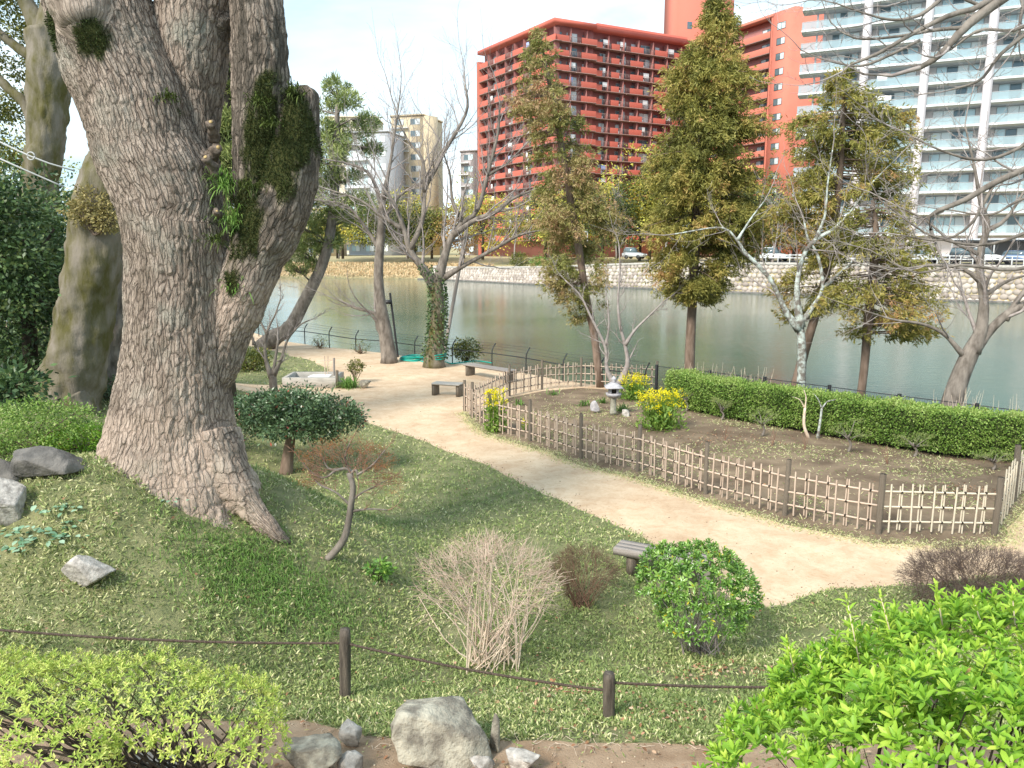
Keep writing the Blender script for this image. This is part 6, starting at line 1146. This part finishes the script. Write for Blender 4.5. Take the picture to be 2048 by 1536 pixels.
for px, py, lab in ((640, 700, 'sparse twiggy weed at the fence left of the pale bare tree'), (722, 712, 'sparse weed growing through the bank fence')):
    c = onz(px, py-4); bush('weed', lab, 'plant', c, [(c+[0, 0, .3], (.4, .3, .3))], 350, .06, M['olive'], 'weeds at the bank fence', twigs=25, spread=.07, nsub=60)
# ---- support cables on the left
cb_ = thing('support_cables', 'two thin grey steel cables strung across the dark foliage at the left edge', 'cable', at(150, 345, 13))
for lst in ([(-120, 225, 13.5), (60, 312, 13.2), (150, 342, 13.4)], [(-120, 262, 13.5), (10, 322, 13.2), (128, 374, 13.4)]):
    P = np.array([at(*q) for q in lst]); mb = MB(); mb.tubes(spline(P, 12), np.full(12, .014), 6); mb.build('cable', M['winframe'], cb_)
q = at(62, 312, 13.2); mb = MB(); a_ = np.linspace(0, 2*math.pi, 16); mb.tubes(np.stack([q[0]+np.cos(a_)*.06, q[1]+0*a_, q[2]+np.sin(a_)*.06], 1), np.full(16, .012), 6); mb.build('ring', M['winframe'], cb_)
# ---- yellow flowers
FG3 = 'yellow flower clumps'
def flowers(label, px, py, w_, h_, n_):
    c = gp(px, py); k = c[1]/F; W_, H_ = w_*k/2, h_*k; r = thing('yellow_flowers', label, 'flowers', c, FG3); e = c+np.column_stack([rng.normal(0, W_*.5, n_).clip(-W_, W_), rng.normal(0, W_*.35, n_), H_*(.45+.55*rng.uniform(0, 1, n_)**.6)]); s0_ = c+(e-c)*[.25, .25, 0]; mb = MB(); mb.tubes(np.stack([s0_, (s0_+e)/2+[0, 0, .05], e], 1), np.array([[.006, .005, .003]]).repeat(n_, 0), 4, .3, cap=False); mb.build('stems', M['stemgreen'], r, kind='stuff')
    m = n_*9; i = rng.integers(0, n_, m); P = e[i]+rng.normal(0, .028, (m, 3)); V, q, tt = leafquads(P, rng.normal(0, .6, (m, 3))+[0, 0, .7], .035, .032, rng.uniform(0, 1, m)); mesh('blossoms', V, [q], M['flower'], r, False, tt, kind='stuff')
    m = n_*7; P = c+np.column_stack([rng.normal(0, W_*.5, m).clip(-W_, W_), rng.normal(0, W_*.4, m), H_*.6*rng.uniform(0, 1, m)**1.2]); V, q, tt = leafquads(P, rng.normal(0, .7, (m, 3))+[0, 0, .7], .12, .045, rng.uniform(0, 1, m)); mesh('foliage', V, [q], M['stemgreen'], r, False, tt, kind='stuff')
flowers('largest clump of yellow flowers, right of the stone lantern in front of the hedge', 1320, 858, 92, 80, 150); flowers('yellow flowers behind the lantern near the back fence', 1268, 800, 62, 52, 90); flowers('yellow flowers just inside the left tip of the bamboo fence', 993, 864, 44, 88, 80); flowers('single small yellow flower plant inside the fence beside the second post', 1052, 862, 14, 22, 7)
for px, py, n_, lab in ((1245, 822, 60, 'strappy green plant at the right foot of the lantern'), (1165, 812, 40, 'small green plant left of the lantern'), (1205, 806, 40, 'green tuft close behind the small pointed rock'), (1105, 790, 30, 'green weed by the back fence'), (1040, 810, 30, 'dull green weed inside the fence tip')):
    c = gp(px, py); o = tuft(None, 'leafy_plant', c, n_, .24, .03, M['ggrass'], spr=.6, rad=.08, droop=.6, tint=(0, .6)); tag(o, lab, 'plant', 'low plants in the flower bed')
# ---- dwarf pines and white saplings before the hedge
for px, py, hpx, wpx, lab in ((1372, 822, 46, 44, 'dwarf pruned pine closest to the yellow flowers'), (1443, 840, 44, 46, 'dwarf pruned pine second from the flowers'), (1524, 872, 56, 62, 'dwarf pruned pine left of the white saplings'), (1696, 905, 66, 80, 'dwarf pruned pine right of the white saplings'), (1828, 915, 52, 80, 'dwarf pruned pine farther right before the hedge'), (1985, 940, 40, 90, 'dwarf pruned pine at the right end of the hedge')):
    c = gp(px, py); k = c[1]/F; r = thing('dwarf_pine', lab, 'pine', c, 'pruned dwarf pines before the hedge'); H_, W_ = hpx*k, wpx*k; tp = c+[rng.normal(0, .05), 0, H_*.6]; mb = MB(); mb.tubes(spline([c, c+[.05, 0, H_*.25], c+[-.03, 0, H_*.45], tp], 10), np.linspace(.035, .015, 10), 7); mb.build('trunk', M['graybark'], r, True)
    pads = [c+[math.cos(a_)*W_*.36, math.sin(a_)*W_*.30, H_*(.55+.4*rng.random())] for a_ in np.arange(7)*.9]; mb = MB()
    for p_ in pads: mb.tubes(spline([c+[0, 0, H_*.4], (c+[0, 0, H_*.4])*.4+p_*.6+[0, 0, .03], p_], 6), np.linspace(.016, .006, 6), 5)
    mb.build('boughs', M['graybark'], r, True, kind='stuff'); P = np.concatenate([p_+rng.normal(0, 1, (14, 3))*[W_*.11, W_*.10, H_*.04] for p_ in pads]); V, q, tt = pinefans(P, np.tile([0, 0, 1.], (len(P), 1)), 8, .055); mesh('needles', V, [q], M['pine'], r, False, (tt*.8), kind='stuff')
c = gp(1617, 876); baretree('white_sapling', 'thin white barked sapling in front of the hedge, the taller of two', 'tree', c[1], [(1618, 878, 4), (1608, 850, 3.6), (1610, 815, 3)], [[(1610, 818, 2.6), (1612, 795, 2), (1608, 780, 1)], [(1609, 815, 2), (1600, 800, 1.5), (1590, 795, 1)]], M['palestem'], .12, maxlev=1, group='white saplings', tip=.002)
baretree('white_sapling', 'thin greyish sapling in front of the hedge, the shorter of two', 'tree', c[1], [(1636, 870, 3.4), (1640, 845, 3), (1644, 815, 2.6)], [[(1644, 816, 2.4), (1655, 803, 2), (1668, 800, 1)], [(1643, 815, 2), (1637, 800, 1.5), (1630, 790, 1)]], M['lichen'], .12, maxlev=1, group='white saplings', tip=.002)
for px, py, wh in ((1545, 890, 'between the second and third dwarf pines'), (1450, 880, 'nearest the yellow flowers'), (1775, 930, 'between the two right hand dwarf pines'), (1610, 900, 'just in front of the white saplings'), (1710, 880, 'close against the hedge right of the white saplings')):
    c = gp(px, py); n_ = 7; e = c+rng.normal(0, .12, (n_, 3))*[1, 1, .3]+[0, 0, .38]; mb = MB(); mb.tubes(np.stack([np.tile(c, (n_, 1)), (c+e)/2+rng.normal(0, .02, (n_, 3)), e], 1), np.array([[.006, .004, .002]]).repeat(n_, 0), 4, cap=False); o = mb.build('bare_rose_bush', M['redtwig']); tag(o, 'small leafless twiggy bush '+wh, 'shrub', 'leafless little bushes in the flower bed')
# pale dry stalks above the hedge and at the leaning tree foot
for px, py, lab in ((1400, 812, 'pale dry stalks sticking up behind the left part of the hedge'), (1490, 822, 'pale dry stalks behind the hedge by the tree shadows'), (1905, 885, 'pale dry stalks around the foot of the leaning tree'), (2025, 902, 'pale dry stalks at the right end behind the hedge')):
    c = onz(px, py); n_ = 22; b_ = c+np.column_stack([rng.uniform(-.6, .6, n_), rng.uniform(-.1, .1, n_), np.zeros(n_)]); e = b_+np.column_stack([rng.normal(0, .16, n_), rng.normal(0, .1, n_), rng.uniform(.9, 1.35, n_)]); mb = MB(); mb.tubes(np.stack([b_, (b_+e)/2, e], 1), np.array([[.007, .006, .003]]).repeat(n_, 0), 4, cap=False); o = mb.build('dry_stalks', M['palestem']); tag(o, lab, 'dry stalks', 'dry stalks behind the hedge', 'stuff')

# ================================================================= ground cover
def lawnpts(n_, y0, y1, pw=1.6, xm=.72):
    u = rng.uniform(0, 1, n_); a_, b_ = y0**(1-pw), y1**(1-pw); y = (a_+u*(b_-a_))**(1/(1-pw)); x = rng.uniform(-1, 1, n_)*(xm*y+1.0); return np.column_stack([x, y])
def segin(P): return inpoly(P, sandP) | inpoly(P, bedP)
XY = lawnpts(430000, 4.6, 36, 2.1); XY = XY+rng.normal(0, .02, XY.shape); ok = ~segin(XY); ins = inpoly(XY, soilP); ok &= ~ins | (rng.uniform(size=len(XY)) < .012); ok &= (np.hypot((XY[:, 0]-tbase[0])/.85, (XY[:, 1]-9.9)/.75) > 1); ok &= inpoly(XY, domain); XY = XY[ok]
n_ = len(XY); Z = H(XY[:, 0], XY[:, 1]); P = np.column_stack([XY, Z-.004]); dist = XY[:, 1]
keep_ = rng.uniform(size=len(XY)) > .75*ss(.60, .74, fbm(XY*1.7+2, 84, 3)); XY = XY[keep_]; P = P[keep_]; dist = dist[keep_]; n_ = len(XY); clump = fbm(XY*6, 80, 2); dry = fbm(XY*.9+5, 81, 3); fr = np.clip(ss(.50, .66, dry)*.6+.8*(1-ss(5.6, 8, dist))*.25+.35*ss(.3, 0, np.hypot(XY[:, 0]+4.6, XY[:, 1]-8.4)/6)*.5, 0, 1)
tint = .30+.30*(clump-.4)+rng.normal(0, .13, n_); st = rng.uniform(size=n_) < (.10+.30*fr+.14*ss(-1.5, -4, XY[:, 0])); tint = np.where(st, rng.uniform(.72, 1, n_), tint).clip(0, 1)
Lb = (.032+.0021*dist)*rng.uniform(.6, 1.35, n_)*(.75+.6*clump); A = rng.normal(0, .75, (n_, 3)); A[:, 2] = np.abs(A[:, 2])*.5+.42; P[:, 2] += rng.uniform(0, .028, n_)*(.5+clump)
V, q, tt = leafquads(P, A, Lb, Lb*.26, tint, .25); o = mesh('ground_cover', V, [q], M['gcover'], None, False, tt); tag(o, 'short dwarf bamboo ground cover with straw coloured blades over the slope', 'ground cover', kind='stuff')
print('blades', n_)
# long grass patches
for lst, lab, n_, L_ in (([(430, 1120), (500, 1110), (560, 1130), (600, 1160), (480, 1180), (540, 1200), (620, 1200), (450, 1150), (400, 1100), (520, 1150), (580, 1190), (650, 1230)], 'patch of longer arching green grass below the giant tree', 2600, .17), ([(1500, 770), (1290, 800)], 'x', 0, 0)):
    if not n_: continue
    C0 = np.array([gp(*p) for p in lst]); i = rng.integers(0, len(C0), n_); B = C0[i]+rng.normal(0, .30, (n_, 3))*[1.3, 1, 0]; B[:, 2] = H(B[:, 0], B[:, 1]); D = unit(rng.normal(0, .45, (n_, 3))+[.25, -.35, .75]); Lg = L_*rng.uniform(.5, 1.1, n_)[:, None]; S = unit(np.cross(D, [0, 0, 1.])+1e-4)*.004; p1 = B+D*Lg*.45; p2 = p1+unit(D+[0, 0, -.7])*Lg*.35; p3 = p2+unit(D+[0, 0, -1.6])*Lg*.25
    V_ = np.stack([B-S, B+S, p1-S, p1+S, p2-S*.8, p2+S*.8, p3], 1).reshape(-1, 3); of = (np.arange(n_)*7)[:, None]; o = mesh('long_grass', V_, [np.concatenate([of+[0, 1, 3, 2], of+[2, 3, 5, 4]]), of+[4, 5, 6]], M['ggrass'], None, False, np.repeat(rng.uniform(.1, .9, n_), 7)); tag(o, lab, 'grass', kind='stuff')
# broad blue green leaves on the left slope
M['bluegreen'] = leafmat('blue_green_leaf', G4((.10, .22, .12), (.24, .40, .26), (.36, .50, .36)), .5, .25)
C0 = np.array([gp(*p) for p in ((30, 1085), (70, 1060), (110, 1030), (60, 1100), (95, 1075), (130, 1090), (355, 1005), (20, 1110), (150, 1065))]); i = rng.integers(0, len(C0), 110); P = C0[i]+rng.normal(0, .10, (110, 3))*[1.2, 1, 0]+[0, 0, .06]; V, f3, f4, tt = leafshapes(P, rng.normal(0, 1, (110, 3))*[1, 1, .2]+[0, -.3, .1], np.tile([0, -.3, 1.], (110, 1)), rng.uniform(.05, .10, 110), .8, rng.uniform(0, 1, 110)); o = mesh('creeping_plant', V, [f3, f4], M['bluegreen'], None, True, tt); tag(o, 'creeping plant with round blue green leaves beside the pale left rock', 'plant', kind='stuff')
# litter
m = 2600; XY = np.concatenate([lawnpts(3200, 4.8, 16, 2.0), np.array([gp(1140, 1385)[:2]])+rng.normal(0, .22, (170, 2))*[1.6, .7], np.array([gp(1440, 1345)[:2]])+rng.normal(0, .25, (120, 2))*[1.6, .8], np.array([gp(1300, 1430)[:2]])+rng.normal(0, .2, (120, 2))*[2.5, .7], np.array([gp(1950, 985)[:2]])+rng.normal(0, .5, (260, 2))*[1, .6], np.array([gp(1440, 880)[:2]])+rng.normal(0, .5, (300, 2))*[1.6, .8]]); XY = XY[~inpoly(XY, sandP)]; P = np.column_stack([XY, H(XY[:, 0], XY[:, 1])+rng.uniform(.02, .05, len(XY))]); far_ = rng.uniform(size=len(P)) < np.where(np.arange(len(P)) < 2300, .22, 1); P = P[far_]
V, f3, f4, tt = leafshapes(P, rng.normal(0, 1, (len(P), 3))*[1, 1, .3], rng.normal(0, .35, (len(P), 3))+[0, 0, 1.], rng.uniform(.025, .055, len(P)), .7, rng.uniform(0, 1, len(P))); o = mesh('fallen_leaves', V, [f3, f4], M['litter'], None, True, tt); tag(o, 'scattered brown fallen leaves on the lawn and flower bed', 'leaves', kind='stuff')
# weeds, straw and crumbs on the flower bed and along path edges
m = 60000; XY = np.column_stack([rng.uniform(-2, 12, m), rng.uniform(11.5, 28, m)]); inb = inpoly(XY, bedP); XY = XY[inb]; den = fbm(XY*.75+9, 90, 3); XY = XY[rng.uniform(size=len(XY)) < (.10+.9*ss(.50, .66, den))]; P = np.column_stack([XY, H(XY[:, 0], XY[:, 1])]); A = rng.normal(0, .9, P.shape); A[:, 2] = np.abs(A[:, 2])*.4+.15
V, q, tt = leafquads(P, A, rng.uniform(.04, .10, len(P)), .014, np.where(rng.uniform(size=len(P)) < .45, rng.uniform(.05, .5, len(P)), rng.uniform(.75, 1, len(P)))); o = mesh('bed_weeds', V, [q], M['gcover'], None, False, tt); tag(o, 'sparse weeds and dry straw on the brown soil inside the bamboo fence', 'weeds', kind='stuff')
E = spline(front, 500); m = 14000; i = rng.integers(0, 500, m); XY = E[i]+rng.normal(0, .13, (m, 2)); P = np.column_stack([XY, H(XY[:, 0], XY[:, 1])]); A = rng.normal(0, .9, P.shape); A[:, 2] = np.abs(A[:, 2])*.4+.15; V, q, tt = leafquads(P, A, rng.uniform(.03, .08, m), .010, np.where(rng.uniform(size=m) < .25, rng.uniform(.1, .5, m), rng.uniform(.8, 1, m))); o = mesh('dry_grass_edge', V, [q], M['gcover'], None, False, tt); tag(o, 'dry grass fringe along the foot of the bamboo fence', 'dry grass', kind='stuff')
m = 3400; XY = np.concatenate([lawnpts(m, 5, 26, 1.9), near_edge[rng.integers(0, len(near_edge), 2500)]+rng.normal(0, .10, (2500, 2)), soilP[:8][rng.integers(0, 8, 10)]]); XY = XY[inpoly(XY, sandP) | inpoly(XY, soilP)]; m = len(XY); r_ = rng.uniform(.003, .009, m)*(1+.04*XY[:, 1]); P = np.column_stack([XY, H(XY[:, 0], XY[:, 1])+r_*.3]); v, f = ICO[1]; V = (P[:, None]+v[None]*r_[:, None, None]*[1, 1, .7]).reshape(-1, 3); o = mesh('grit', V, [(f[None]+(np.arange(m)*len(v))[:, None, None]).reshape(-1, 3)], leafmat('grit', G4((.12, .08, .05), (.30, .22, .15), (.55, .45, .33)), .9, 0), None, False, np.repeat(rng.uniform(0, 1, m), len(v))); tag(o, 'loose grit and small pebbles scattered on the sandy path', 'pebbles', kind='stuff')
# straw roots at the soil edge
m = 260; XY = spline(soilP[:60], 200)[rng.integers(0, 200, m)]+rng.normal(0, .10, (m, 2)); P = np.column_stack([XY, H(XY[:, 0], XY[:, 1])+.015]); D = rng.normal(0, 1, (m, 3))*[1, 1, .15]; D = unit(D)*rng.uniform(.04, .14, (m, 1)); mb = MB(); mb.tubes(np.stack([P, P+D*.5+rng.normal(0, .012, (m, 3)), P+D], 1), np.array([[.0025, .0022, .0012]]).repeat(m, 0), 3, cap=False); o = mb.build('exposed_roots', M['palestem']); tag(o, 'thin pale exposed roots at the edge of the foreground soil', 'roots', kind='stuff')
